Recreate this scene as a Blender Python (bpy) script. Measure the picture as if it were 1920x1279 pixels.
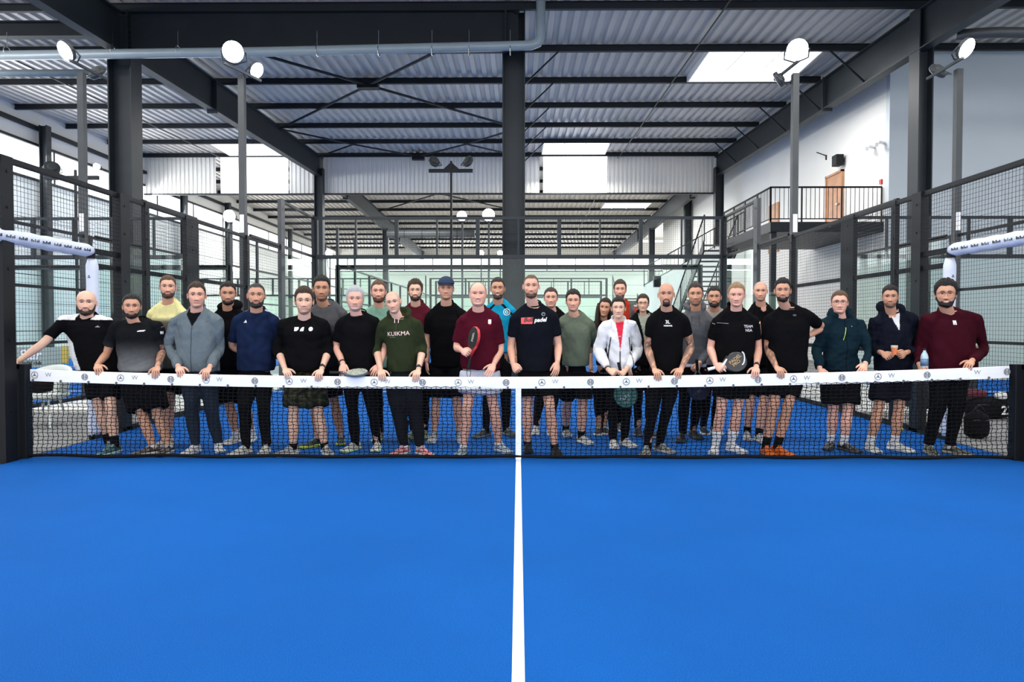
import bpy, bmesh, math, random
import numpy as np
from mathutils import Vector, Matrix, Euler, noise
from mathutils.bvhtree import BVHTree

for o in list(bpy.data.objects):
    bpy.data.objects.remove(o, do_unlink=True)
COL = bpy.context.scene.collection
SC = bpy.context.scene
random.seed(7)

# ------------------------------------------------------------------ camera
FPX = 1281.0
CAMZ = 1.35
cam_d = bpy.data.cameras.new('camera')
cam = bpy.data.objects.new('camera', cam_d)
COL.objects.link(cam)
cam_d.sensor_width = 36.0
cam_d.lens = 36.0 * FPX / 1920.0
cam_d.clip_start = 0.05
cam_d.clip_end = 400
cam.location = (0, 0, CAMZ)
cam.rotation_euler = (math.radians(90) - math.atan(30.5 / FPX), 0, math.atan(12.0 / FPX))
SC.camera = cam
CAMR = cam.rotation_euler.to_matrix()

# ------------------------------------------------------------------ world, exposure
SC.view_settings.view_transform = 'Standard'
SC.view_settings.look = 'None'
SC.view_settings.gamma = 1.0
SC.view_settings.use_curve_mapping = False
SC.view_settings.exposure = 0.62
SC.cycles.transparent_max_bounces = 64
world = bpy.data.worlds.new('world')
SC.world = world
world.use_nodes = True
wbg = world.node_tree.nodes['Background']
wbg.inputs['Color'].default_value = (0.95, 0.97, 1.0, 1)
wbg.inputs['Strength'].default_value = 1.75

def area_light(name, loc, rot, sx, sy, power, color=(1, 1, 1)):
    l = bpy.data.lights.new(name, 'AREA')
    l.shape = 'RECTANGLE'
    l.size = sx
    l.size_y = sy
    l.energy = power
    l.color = color
    o = bpy.data.objects.new(name, l)
    COL.objects.link(o)
    o.location = loc
    o.rotation_euler = rot
    return o

R = math.radians
# area lights under the roof: some at modelled skylights, the rest added fill
for i, (x, y) in enumerate([(-6, 2), (0, 2), (6, 2), (-6, 9.5), (0, 9.0), (6, 9.5), (7.1, 21.4), (2.6, 33.2), (-13, 12), (13.5, 12), (-13, 26), (-6, 26), (3, 26)]):
    area_light('roof_fill_light', (x, y, 8.6), (0, 0, 0), 3.0, 2.4, 215, (1.0, 0.99, 0.975))
for i, (x, y) in enumerate([(4, 37.5), (-7, 44), (6.5, 44), (-7, 58), (6.5, 58), (-15, 44)]):  # fill lights added to brighten the far end of the hall
    area_light('far_roof_fill_light', (x, y, 8.4), (0, 0, 0), 4.0, 3.0, 480, (1, 1, 1))
# window bands: daylight through them
area_light('window_daylight', (-18.7, 26, 7.7), (0, R(-65), 0), 1.2, 40, 1300, (0.95, 0.98, 1.0))
area_light('window_daylight', (0, 71.5, 7.6), (R(-70), 0, 0), 36, 1.2, 1500, (0.95, 0.98, 1.0))

# ------------------------------------------------------------------ helpers
def W(px, py, Y):
    """world point at depth Y on the line of sight of a measured pixel"""
    d = CAMR @ Vector(((px - 960.0) / FPX, -(py - 639.5) / FPX, -1.0))
    t = Y / d.y
    return Vector((d.x * t, Y, CAMZ + d.z * t))

def mat(name, color, rough=0.6, metal=0.0, nscale=0.0, namt=0.08, bump=0.0, bscale=None, spec=0.5, attr=None, sheen=0.0):
    m = bpy.data.materials.new(name)
    m.use_nodes = True
    nt = m.node_tree
    b = nt.nodes['Principled BSDF']
    b.inputs['Roughness'].default_value = rough
    b.inputs['Metallic'].default_value = metal
    b.inputs['Specular IOR Level'].default_value = spec
    c = (*color, 1)
    src = None
    if attr:
        a = nt.nodes.new('ShaderNodeAttribute')
        a.attribute_name = attr
        src = a.outputs['Color']
    if nscale > 0:
        tc = nt.nodes.new('ShaderNodeTexCoord')
        n = nt.nodes.new('ShaderNodeTexNoise')
        n.inputs['Scale'].default_value = nscale
        n.inputs['Detail'].default_value = 4
        nt.links.new(tc.outputs['Object'], n.inputs['Vector'])
        mr = nt.nodes.new('ShaderNodeMapRange')
        mr.inputs['From Min'].default_value = 0.3
        mr.inputs['From Max'].default_value = 0.7
        mr.inputs['To Min'].default_value = 1 - namt
        mr.inputs['To Max'].default_value = 1 + namt
        nt.links.new(n.outputs['Fac'], mr.inputs['Value'])
        mx = nt.nodes.new('ShaderNodeVectorMath')
        mx.operation = 'SCALE'
        if src:
            nt.links.new(src, mx.inputs[0])
        else:
            mx.inputs[0].default_value = color
        nt.links.new(mr.outputs['Result'], mx.inputs['Scale'])
        nt.links.new(mx.outputs['Vector'], b.inputs['Base Color'])
        if bump > 0:
            n2 = nt.nodes.new('ShaderNodeTexNoise')
            n2.inputs['Scale'].default_value = bscale or nscale * 3
            n2.inputs['Detail'].default_value = 3
            nt.links.new(tc.outputs['Object'], n2.inputs['Vector'])
            bp = nt.nodes.new('ShaderNodeBump')
            bp.inputs['Strength'].default_value = bump
            bp.inputs['Distance'].default_value = 0.01
            nt.links.new(n2.outputs['Fac'], bp.inputs['Height'])
            nt.links.new(bp.outputs['Normal'], b.inputs['Normal'])
    elif src:
        nt.links.new(src, b.inputs['Base Color'])
    else:
        b.inputs['Base Color'].default_value = c
    return m

def emis(name, color, strength):
    m = bpy.data.materials.new(name)
    m.use_nodes = True
    nt = m.node_tree
    b = nt.nodes['Principled BSDF']
    b.inputs['Base Color'].default_value = (*color, 1)
    b.inputs['Emission Color'].default_value = (*color, 1)
    b.inputs['Emission Strength'].default_value = strength
    return m

def glassmat(name, tint, gl=0.08):
    m = bpy.data.materials.new(name)
    m.use_nodes = True
    nt = m.node_tree
    nt.nodes.remove(nt.nodes['Principled BSDF'])
    out = nt.nodes['Material Output']
    tr = nt.nodes.new('ShaderNodeBsdfTransparent')
    tr.inputs['Color'].default_value = (*tint, 1)
    g = nt.nodes.new('ShaderNodeBsdfGlossy')
    g.inputs['Roughness'].default_value = 0.03
    g.inputs['Color'].default_value = (0.95, 1, 0.97, 1)
    fr = nt.nodes.new('ShaderNodeFresnel')
    fr.inputs['IOR'].default_value = 1.35
    mx = nt.nodes.new('ShaderNodeMixShader')
    ge = nt.nodes.new('ShaderNodeNewGeometry')
    fb = nt.nodes.new('ShaderNodeMath'); fb.operation = 'SUBTRACT'; fb.inputs[0].default_value = 1.0
    nt.links.new(ge.outputs['Backfacing'], fb.inputs[1])
    fm = nt.nodes.new('ShaderNodeMath'); fm.operation = 'MULTIPLY'
    nt.links.new(fr.outputs['Fac'], fm.inputs[0]); nt.links.new(fb.outputs['Value'], fm.inputs[1])
    nt.links.new(fm.outputs['Value'], mx.inputs['Fac'])
    nt.links.new(tr.outputs['BSDF'], mx.inputs[1])
    nt.links.new(g.outputs['BSDF'], mx.inputs[2])
    nt.links.new(mx.outputs['Shader'], out.inputs['Surface'])
    return m

class MB:
    def __init__(s):
        s.v = []
        s.f = []
    def add(s, vs, fs):
        n = len(s.v)
        s.v.extend([tuple(p) for p in vs])
        s.f.extend([tuple(i + n for i in f) for f in fs])
        return s
    def box(s, x0, x1, y0, y1, z0, z1):
        return s.add([(x0, y0, z0), (x1, y0, z0), (x1, y1, z0), (x0, y1, z0), (x0, y0, z1), (x1, y0, z1), (x1, y1, z1), (x0, y1, z1)],
                     [(3, 2, 1, 0), (4, 5, 6, 7), (0, 1, 5, 4), (1, 2, 6, 5), (2, 3, 7, 6), (3, 0, 4, 7)])
    def bar(s, a, b, r, n=4, r2=None, caps=True):
        a, b = Vector(a), Vector(b)
        d = (b - a)
        if d.length < 1e-7:
            return s
        d.normalize()
        u = d.cross(Vector((0, 0, 1)) if abs(d.z) < 0.95 else Vector((0, 1, 0))).normalized()
        w = d.cross(u)
        r2 = r if r2 is None else r2
        vs = []
        off = math.pi / 4 if n == 4 else 0
        for p, rr in ((a, r), (b, r2)):
            for i in range(n):
                t = 2 * math.pi * i / n + off
                vs.append(p + u * math.cos(t) * rr + w * math.sin(t) * rr)
        fs = [(i, (i + 1) % n, n + (i + 1) % n, n + i) for i in range(n)]
        if caps:
            fs += [tuple(range(n - 1, -1, -1)), tuple(range(n, 2 * n))]
        return s.add(vs, fs)
    def tube(s, pts, r, n=8, closed=False):
        pts = [Vector(p) for p in pts]
        rs = r if isinstance(r, (list, tuple)) else [r] * len(pts)
        vs = []
        N = len(pts)
        pu = None
        for i, p in enumerate(pts):
            if closed:
                d = (pts[(i + 1) % N] - pts[i - 1]).normalized()
            else:
                d = (pts[min(i + 1, N - 1)] - pts[max(i - 1, 0)]).normalized()
            if pu is None:
                pu = d.cross(Vector((0, 0, 1)) if abs(d.z) < 0.9 else Vector((0, 1, 0))).normalized()
            u = (pu - d * pu.dot(d)).normalized()
            pu = u
            w = d.cross(u)
            for k in range(n):
                t = 2 * math.pi * k / n
                vs.append(p + u * math.cos(t) * rs[i] + w * math.sin(t) * rs[i])
        fs = []
        for i in range(N if closed else N - 1):
            j = (i + 1) % N
            for k in range(n):
                fs.append((i * n + k, i * n + (k + 1) % n, j * n + (k + 1) % n, j * n + k))
        if not closed:
            fs += [tuple(range(n - 1, -1, -1)), tuple(range((N - 1) * n, N * n))]
        return s.add(vs, fs)
    def mesh(s, name):
        me = bpy.data.meshes.new(name)
        me.from_pydata(s.v, [], s.f)
        me.update()
        return me
    def build(s, name, m, parent=None, smooth=False, bevel=0, loc=None):
        me = s.mesh(name)
        return link(name, me, m, parent, smooth, bevel, loc)

def link(name, me, m, parent=None, smooth=False, bevel=0, loc=None):
    if m is not None:
        for mm in (m if isinstance(m, (list, tuple)) else [m]):
            me.materials.append(mm)
    o = bpy.data.objects.new(name, me)
    COL.objects.link(o)
    if parent is not None:
        o.parent = parent
    if loc is not None:
        o.location = loc
    if smooth:
        me.polygons.foreach_set('use_smooth', [True] * len(me.polygons))
    if bevel:
        b = o.modifiers.new('bevel', 'BEVEL')
        b.width = bevel
        b.segments = 2
        b.limit_method = 'ANGLE'
    return o

def rel(o, par=None):
    """geometry was written in world coordinates: cancel the offsets of the chain of parents"""
    t = Vector((0, 0, 0))
    q = o.parent
    while q is not None:
        t += Vector(q.location)
        q = q.parent
    o.location = -t
    return o

def tag(o, label=None, cat=None, group=None, kind=None):
    if label: o['label'] = label
    if cat: o['category'] = cat
    if group: o['group'] = group
    if kind: o['kind'] = kind
    return o

def empty(name, loc=(0, 0, 0), label=None, cat=None, group=None, kind=None):
    o = bpy.data.objects.new(name, None)
    COL.objects.link(o)
    o.location = loc
    o.empty_display_size = 0.2
    return tag(o, label, cat, group, kind)

def text_mesh(txt, size, bold=0.0, shear=0.0, extrude=0.001, align='CENTER', sx=1.0):
    c = bpy.data.curves.new('txt', 'FONT')
    c.body = txt
    c.size = size
    c.align_x = align
    c.align_y = 'CENTER'
    c.offset = bold
    c.shear = shear
    c.extrude = extrude
    c.resolution_u = 3
    o = bpy.data.objects.new('txt', c)
    COL.objects.link(o)
    dg = bpy.context.evaluated_depsgraph_get()
    me = bpy.data.meshes.new_from_object(o.evaluated_get(dg))
    bpy.data.objects.remove(o)
    bpy.data.curves.remove(c)
    me.materials.clear()
    if sx != 1.0:
        for v in me.vertices:
            v.co.x *= sx
    return me

# ------------------------------------------------------------------ materials
M = {}
M['steel'] = mat('anthracite_steel', (0.014, 0.018, 0.022), 0.5, 0.0, 2.0, 0.12, spec=.25)
M['steel2'] = mat('anthracite_steel_lighter', (0.024, 0.030, 0.034), 0.5, 0.0, 2.0, 0.12, spec=.3)
M['black'] = mat('black_powder_coat', (0.006, 0.007, 0.009), 0.5, 0.0, 5.0, 0.1, spec=.25)
M['pole'] = mat('grey_galvanised_pole', (0.055, 0.060, 0.062), 0.5, 0.1, 4.0, 0.1)
M['deck'] = mat('galvanised_roof_deck', (0.54, 0.50, 0.445), 0.5, 0.0, 0.6, 0.06)
M['sheet'] = mat('white_profiled_sheet', (0.80, 0.775, 0.72), 0.5, 0.0, 0.7, 0.04)
M['white'] = mat('white_wall_paint', (0.86, 0.84, 0.79), 0.8, 0.0, 0.5, 0.03)
M['panel'] = mat('pale_insulated_panel', (0.82, 0.86, 0.82), 0.5, 0.0, 0.4, 0.04)
M['bluewhite'] = mat('pale_blue_wall_paint', (0.64, 0.69, 0.71), 0.7, 0.0, 0.5, 0.03)
M['concrete'] = mat('grey_concrete', (0.40, 0.40, 0.385), 0.8, 0.0, 1.5, 0.10)
M['pipe'] = mat('grey_drain_pipe', (0.26, 0.31, 0.33), 0.35, 0.0, 2.0, 0.05)
M['line'] = mat('white_court_line', (0.80, 0.83, 0.86), 0.9, 0.0, 90.0, 0.14, 0.3, 300)
M['glass'] = glassmat('green_tinted_glass', (0.945, 0.985, 0.968))
M['window'] = emis('bright_daylight_window', (0.95, 0.98, 1.0), 2.6)
M['skylight'] = emis('bright_skylight', (0.97, 0.99, 1.0), 2.2)
M['lens'] = emis('lit_floodlight_lens', (1.0, 0.98, 0.92), 14.0)
M['wood'] = mat('oak_door_veneer', (0.50, 0.24, 0.12), 0.5, 0.0, 3.0, 0.15)
M['pad'] = mat('white_foam_padding', (0.70, 0.75, 0.88), 0.6, 0.0, 6.0, 0.05, 0.4, 30)
M['tape'] = mat('white_net_tape', (0.86, 0.86, 0.86), 0.6, 0.0, 4.0, 0.03)
M['red'] = mat('red_plastic', (0.55, 0.03, 0.03), 0.4, 0, 5, 0.05)
M['chrome'] = mat('chrome_steel', (0.6, 0.6, 0.6), 0.25, 1.0, 5, 0.05)
M['whiteplastic'] = mat('white_plastic', (0.8, 0.8, 0.8), 0.35, 0, 5, 0.04)

# blue artificial turf: sandy speckle and fibre relief
def turf():
    m = mat('blue_artificial_turf', (0.003, 0.119, 0.47), 0.9, 0.0, 260.0, 0.45, 0.8, 420, spec=0.15)
    nt = m.node_tree
    b = nt.nodes['Principled BSDF']
    sc = [n for n in nt.nodes if n.type == 'VECT_MATH'][0]
    tc = [n for n in nt.nodes if n.type == 'TEX_COORD'][0]
    n3 = nt.nodes.new('ShaderNodeTexNoise')
    n3.inputs['Scale'].default_value = 0.55
    n3.inputs['Detail'].default_value = 5
    nt.links.new(tc.outputs['Object'], n3.inputs['Vector'])
    mr = nt.nodes.new('ShaderNodeMapRange')
    mr.inputs['From Min'].default_value = 0.35
    mr.inputs['From Max'].default_value = 0.65
    mr.inputs['To Min'].default_value = 0.93
    mr.inputs['To Max'].default_value = 1.07
    nt.links.new(n3.outputs['Fac'], mr.inputs['Value'])
    s2 = nt.nodes.new('ShaderNodeVectorMath')
    s2.operation = 'SCALE'
    nt.links.new(sc.outputs['Vector'], s2.inputs[0])
    nt.links.new(mr.outputs['Result'], s2.inputs['Scale'])
    nt.links.new(s2.outputs['Vector'], b.inputs['Base Color'])
    return m
M['turf'] = turf()

NETY = 6.85
ENDY = 16.85
RXL, RXR = -19.0, 20.0

# ------------------------------------------------------------------ floor and courts
fl = MB().box(-24, 24, -6, 74, -0.30, -0.02).build('floor', M['concrete'])
tag(fl, kind='structure')
def court(x0, x1, y0, y1, lines=True):
    c = MB().box(x0, x1, y0, y1, -0.02, 0.0).build('floor_court', M['turf'])
    tag(c, kind='structure')
    cx = (x0 + x1) / 2
    cy = (y0 + y1) / 2
    if lines:
        l = MB().box(cx - 0.025, cx + 0.025, cy - 6.95, cy + 6.95, 0.0, 0.002).build('court_line', M['line'], c)
        for s in (-1, 1):
            MB().box(x0 + 0.02, x1 - 0.02, cy + s * 6.95 - 0.025, cy + s * 6.95 + 0.025, 0.0, 0.002).build('court_line', M['line'], c)
    return c
court(-5, 5, ENDY - 20, ENDY)
court(-18.0, -8.0, ENDY - 20, ENDY)
court(8.0, 18.0, ENDY - 20, ENDY)
court(-5, 5, 18.9, 38.9)
court(-18.0, -8.0, 18.9, 38.9)

# ------------------------------------------------------------------ roof
def zroof(y):
    return 9.35 + 0.0378 * (y - 17.2) if y < 34.4 else 10.0 - 0.021 * (y - 34.4)
def corr(x0, x1, period, depth):
    xs = []
    n = int((x1 - x0) / period)
    for i in range(n):
        a = x0 + i * period
        xs += [(a, 0), (a + period * 0.42, 0), (a + period * 0.52, depth), (a + period * 0.90, depth)]
    xs.append((x0 + n * period, 0))
    return xs
prof = corr(RXL, 11.2, 0.33, 0.075)
prof2 = corr(11.2 - 0.0, RXR, 0.33, 0.075)
def roof_mesh(prof, ys):
    b = MB()
    vs = []
    for y in ys:
        for x, d in prof:
            vs.append((x, y, zroof(y) + d))
    n = len(prof)
    fs = []
    for j in range(len(ys) - 1):
        for i in range(n - 1):
            fs.append((j * n + i, j * n + n + i, j * n + n + i + 1, j * n + i + 1))
    b.add(vs, fs)
    return b
ceil = roof_mesh(prof, [-6, 17.2, 34.4, 73]).build('ceiling', M['deck'])
tag(ceil, kind='structure')
roof_mesh(prof2, [-6, 20.5]).build('roof_sheet', M['deck'], ceil)
MB().box(RXL - .3, RXR + .3, -6, 73, 10.25, 10.35).build('roof_slab', M['deck'], ceil)
PUR = [17.1 + 2.9 * k for k in range(-7, 20)]
for y in PUR:
    z = zroof(y)
    x1 = 10.0 if y > 20.4 else RXR
    b = MB()
    b.box(RXL, x1, y - 0.055, y + 0.055, z - 0.03, z - 0.012)
    b.box(RXL, x1, y - 0.012, y + 0.012, z - 0.19, z - 0.03)
    b.box(RXL, x1, y - 0.055, y + 0.055, z - 0.205, z - 0.19)
    b.build('purlin', M['steel'], ceil)
def ibeam(b, x, y0, z0t, y1, z1t, depth=1.0, w=0.28, ft=0.03):
    """I-section rafter running in Y at X=x between tops z0t and z1t"""
    for (dw, t0, t1) in ((w / 2, 0, -ft), (0.012, -ft, -depth + ft), (w / 2, -depth + ft, -depth)):
        b.add([(x - dw, y0, z0t + t1), (x + dw, y0, z0t + t1), (x + dw, y1, z1t + t1), (x - dw, y1, z1t + t1),
               (x - dw, y0, z0t + t0), (x + dw, y0, z0t + t0), (x + dw, y1, z1t + t0), (x - dw, y1, z1t + t0)],
              [(3, 2, 1, 0), (4, 5, 6, 7), (0, 1, 5, 4), (1, 2, 6, 5), (2, 3, 7, 6), (3, 0, 4, 7)])
for x in (-10.0, 10.0):
    for (y0, y1) in ((-6, 17.2), (17.2, 34.4), (34.4, 51.6), (51.6, 72)):
        b = MB()
        ibeam(b, x, y0, zroof(y0) - 0.21, y1, zroof(y1) - 0.21)
        # splice plates, bolted
        for ys in ((y0 + 5.2), ):
            zt = zroof(ys) - 0.21
            b.box(x - 0.16, x + 0.16, ys - 0.03, ys + 0.03, zt - 1.08, zt + 0.02)
            for k in range(7):
                for s in (-1, 1):
                    b.bar((x + s * 0.10, ys - 0.06, zt - 0.12 - k * 0.14), (x + s * 0.10, ys + 0.06, zt - 0.12 - k * 0.14), 0.018, 6)
        b.build('rafter', M['steel2'], ceil)
# transverse beam on the left half
b = MB()
zt = 9.15
b.box(-10, 0.0, 17.2 - 0.15, 17.2 + 0.15, zt - 0.03, zt)
b.box(-10, 0.0, 17.2 - 0.012, 17.2 + 0.012, 8.2, zt)
b.box(-10, 0.0, 17.2 - 0.15, 17.2 + 0.15, 8.17, 8.2)
for x in (-9.72, -0.32):
    b.box(x - 0.02, x + 0.02, 17.04, 17.36, 8.15, 9.17)
    for k in range(7):
        b.bar((x - 0.04, 17.1, 8.3 + k * 0.13), (x + 0.04, 17.1, 8.3 + k * 0.13), 0.016, 6)
b.build('beam', M['steel'], ceil)
b = MB()
b.box(-19, -10, 17.2 - 0.12, 17.2 + 0.12, 8.55, 8.58).box(-19, -10, 17.19, 17.21, 8.58, 8.9).box(-19, -10, 17.08, 17.32, 8.9, 8.93)
b.build('beam', M['steel'], ceil)
# wind bracing
def rod(p, q, r=0.03, dz=-0.24, name='brace_rod'):
    (x0, y0), (x1, y1) = p, q
    MB().bar((x0, y0, zroof(y0) + dz), (x1, y1, zroof(y1) + dz), r, 6).build(name, M['steel'], ceil)
rod((-10, 17.1), (0, 28.7), .045)
rod((0, 17.1), (-10, 28.7), .045)
for a, c in (((-10, 28.7), (-7.6, 31.6)), ((-7.6, 31.6), (-5, 34.3)), ((-10, 34.3), (-7.6, 31.6)), ((-5, 34.3), (-2.4, 31.6)), ((-2.4, 31.6), (0, 28.7)), ((-2.4, 31.6), (0, 34.3))):
    rod(a, c, .04)
for a, c in (((-10, 37), (-5, 43)), ((-5, 43), (0, 37)), ((-10, 49), (-5, 43)), ((-5, 43), (0, 49))):
    rod(a, c, .045)
for x in (-15, -5.0 + 10.05):
    rod((x, 5), (x, 34.3), .022)
rod((5.0, 34.6), (5.0, 60), .022)
MB().box(-5.35, -4.65, 22.75, 23.05, zroof(22.9) - 0.36, zroof(22.9) - 0.2).build('brace_node', M['black'], ceil)
MB().box(-5.3, -4.7, 34.1, 34.4, zroof(34.3) - 0.42, zroof(34.3) - 0.12).build('brace_node', M['black'], ceil)
for y in PUR:
    if 17 < y < 34:
        z = zroof(y)
        if y > 19:
            MB().bar((1.15, y, z - .2), (0.15, y, z - 1.15), 0.03, 4).build('knee_brace', M['steel'], ceil)
            MB().bar((9.0, y, z - .2), (10, y, z - 1.1), 0.03, 4).build('knee_brace', M['steel'], ceil)
        MB().bar((-11.0, y, z - .2), (-10, y, z - 1.1), 0.03, 4).build('knee_brace', M['steel'], ceil)
# skylights: bright glazed openings with a kerb
for (x0, x1, y0, y1) in ((5.6, 8.9, 20.2, 22.75), (1.2, 4.25, 31.9, 34.1), (5.9, 9.0, 46.6, 49.0), (-14.4, -11.4, 31.9, 34.2)):
    z0, z1 = zroof(y0) - 0.01, zroof(y1) - 0.01
    s = MB().add([(x0, y0, z0 - .0), (x1, y0, z0 - .0), (x1, y1, z1 - .0), (x0, y1, z1 - .0), (x0, y0, z0 - .02), (x1, y0, z0 - .02), (x1, y1, z1 - .02), (x0, y1, z1 - .02)],
                 [(0, 1, 2, 3), (7, 6, 5, 4), (0, 4, 5, 1), (1, 5, 6, 2), (2, 6, 7, 3), (3, 7, 4, 0)]).build('skylight_pane', M['skylight'], ceil)
    b = MB()
    t = 0.05
    for (a0, a1, c0, c1) in ((x0 - t, x1 + t, y0 - t, y0), (x0 - t, x1 + t, y1, y1 + t), (x0 - t, x0, y0, y1), (x1, x1 + t, y0, y1)):
        b.box(a0, a1, c0, c1, min(z0, z1) - 0.10, max(z0, z1) + 0.02)
    for k in (0.33, 0.66):
        xx = x0 + (x1 - x0) * k
        b.bar((xx, y0, z0 - .05), (xx - .25, (y0 + y1) / 2, z0 - .22), 0.02)
        b.bar((xx - .25, (y0 + y1) / 2, z0 - .22), (xx - .3, y1, z1 - .05), 0.02)
    b.build('skylight_frame', M['sheet'], ceil)

# smoke curtain of profiled sheet at the ridge
def curtain_piece(x0, x1, m, name, parent):
    pr = corr(x0, x1, 0.215, 0.05)
    vs, n = [], len(pr)
    for z in (8.0, 9.97):
        for x, d in pr:
            vs.append((x, 34.7 + d, z))
    fs = [(i, i + 1, n + i + 1, n + i) for i in range(n - 1)]
    return MB().add(vs, fs).build(name, m, parent)
cur = empty('wall_smoke_curtain', (0, 34.7, 8.0), kind='structure')
def cp(x0, x1, m, name):
    o = curtain_piece(x0, x1, m, name, cur)
    o.location = (0, -34.7, -8.0)
tr = emis('glowing_curtain_sheet', (0.97, 0.985, 1.0), 1.15)  # emission stands in for skylight light falling on the curtain
cp(-19, -15.2, M['sheet'], 'profiled_sheet')
cp(-15.1, -11.6, tr, 'glowing_sheet')
cp(-11.6, -9.9, M['sheet'], 'profiled_sheet')
cp(-9.9, 1.25, M['sheet'], 'profiled_sheet')
cp(1.25, 4.5, tr, 'glowing_sheet')
cp(4.5, 10.1, M['sheet'], 'profiled_sheet')
o = MB().box(-19, 10.1, 34.62, 34.82, 7.93, 8.0).build('bottom_rail', M['steel'], cur)
o.location = (0, -34.7, -8.0)

# ------------------------------------------------------------------ columns
def hcol(x, y, z1, bf=0.42, d=0.42, name='column', m='steel2'):
    """H section: flanges face the side walls, web between"""
    b = MB()
    b.box(x - bf / 2, x + bf / 2, y - d / 2, y - d / 2 + 0.03, 0, z1)
    b.box(x - bf / 2, x + bf / 2, y + d / 2 - 0.03, y + d / 2, 0, z1)
    b.box(x - 0.012, x + 0.012, y - d / 2 + .03, y + d / 2 - .03, 0, z1)
    b.box(x - bf / 2 - .04, x + bf / 2 + .04, y - d / 2 - .04, y + d / 2 + .04, -0.02, 0.03)
    o = b.build(name, M[m])
    tag(o, kind='structure')
    return o
def hcol90(x, y, z1, bf=0.42, d=0.6, m='steel2'):
    b = MB()
    b.box(x - d / 2, x - d / 2 + 0.03, y - bf / 2, y + bf / 2, 0, z1)
    b.box(x + d / 2 - 0.03, x + d / 2, y - bf / 2, y + bf / 2, 0, z1)
    b.box(x - d / 2 + .03, x + d / 2 - .03, y - 0.012, y + 0.012, 0, z1)
    b.box(x - d / 2 - .04, x + d / 2 + .04, y - bf / 2 - .04, y + bf / 2 + .04, -0.02, 0.03)
    o = b.build('column', M[m])
    tag(o, kind='structure')
    return o
def boxcol(x, y, z1, w, d, m='steel2'):
    b = MB()
    b.box(x - w / 2, x + w / 2, y - d / 2, y + d / 2, 0, z1)
    b.box(x - w / 2 - .01, x - w / 2 + .05, y - d / 2 - .02, y + d / 2 + .02, 0, z1)
    b.box(x + w / 2 - .05, x + w / 2 + .01, y - d / 2 - .02, y + d / 2 + .02, 0, z1)
    b.box(x - w / 2 - .05, x + w / 2 + .05, y - d / 2 - .06, y + d / 2 + .06, -0.02, 0.04)
    o = b.build('column', M[m])
    tag(o, kind='structure')
hcol90(-0.12, 17.75, 9.36, 0.5, 0.58)
hcol90(-10.05, 17.5, 9.2, 0.5, 0.60)
hcol90(10.05, 17.3, 9.2, 0.45, 0.36)
for x, y in ((-10, 34.4), (10, 34.4), (-10, 51.6), (10, 51.6), (10.7, 43.5)):
    hcol90(x, y, 9.2 if y < 50 else 8.6, 0.4, 0.42)
for y in (27.0, 38.2, 44.0, 56, 66):
    hcol90(-18.7, y, 9.2, 0.3, 0.3)

# ------------------------------------------------------------------ walls
def ribbed_wall(name, x0, y0, x1, y1, z0, z1, m, pitch=1.1, nrm=None, parent=None):
    """horizontal insulated panels laid one over another with recessed joints"""
    d = Vector((x1 - x0, y1 - y0, 0))
    L = d.length
    d.normalize()
    n = Vector((-d.y, d.x, 0))
    w = empty(name, (x0, y0, 0), kind='structure')
    zs = z0
    k = 0
    while zs < z1 - 0.05:
        ze = min(zs + pitch, z1)
        b = MB()
        bx = MB()
        pts = []
        for (t, zz) in ((0.0, zs + .012), (0.0, ze - .012)):
            pass
        A = Vector((0, 0, 0))
        Bv = d * L
        a0, a1 = n * 0.0, n * 0.10
        vs = []
        for zz in (zs + 0.012, ze - 0.012):
            for p in (A + a0, Bv + a0, Bv + a1, A + a1):
                vs.append((p.x, p.y, zz))
        bx.add(vs, [(3, 2, 1, 0), (4, 5, 6, 7), (0, 1, 5, 4), (1, 2, 6, 5), (2, 3, 7, 6), (3, 0, 4, 7)])
        bx.build('wall_panel', m, w)
        zs = ze
        k += 1
    vs = []
    for zz in (z0, z1):
        for p in (n * 0.03, d * L + n * 0.03, d * L + n * 0.2, n * 0.2):
            vs.append((p.x, p.y, zz))
    MB().add(vs, [(3, 2, 1, 0), (4, 5, 6, 7), (0, 1, 5, 4), (1, 2, 6, 5), (2, 3, 7, 6), (3, 0, 4, 7)]).build('joint_backing', M['pole'], w)
    return w
# left wall: normal must point outwards (-x): run from y=-6 to 73 gives n = (-1,0)
ribbed_wall('wall_left', RXL, -6, RXL, 73, 0, 7.05, M['panel'])
ribbed_wall('wall_far', -19, 72, 20, 72, 0, 7.0, M['panel'])
wl = MB().box(RXL - .25, RXL - .02, -6, 73, 8.45, 10.2).build('wall_left_upper', M['white']); tag(wl, kind='structure')
wf = MB().box(-19, 20, 72, 72.2, 8.4, 10).build('wall_far_upper', M['white']); tag(wf, kind='structure')
win = MB().box(RXL - .12, RXL - .06, -6, 73, 7.05, 8.45).build('window_1', M['window']); tag(win, kind='structure')
b = MB()
for y in range(-4, 73, 4):
    b.box(RXL - .06, RXL + .0, y - .02, y + .02, 7.05, 8.45)
b.box(RXL - .06, RXL + .06, -6, 73, 7.0, 7.1).box(RXL - .06, RXL + .06, -6, 73, 8.38, 8.48).box(RXL - 0.02, RXL + .12, -6, 73, 9.0, 9.15)
b.build('window_frame', M['steel'], win)
win = MB().box(-19, 20, 72.05, 72.1, 7.0, 8.4).build('window_2', M['window']); tag(win, kind='structure')
b = MB()
for x in range(-18, 20, 3):
    b.box(x - .04, x + .04, 71.95, 72.05, 7.0, 8.4)
b.box(-19, 20, 71.9, 72.05, 6.95, 7.05).box(-19, 20, 71.9, 72.05, 8.35, 8.45)
b.build('window_frame', M['steel'], win)
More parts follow.
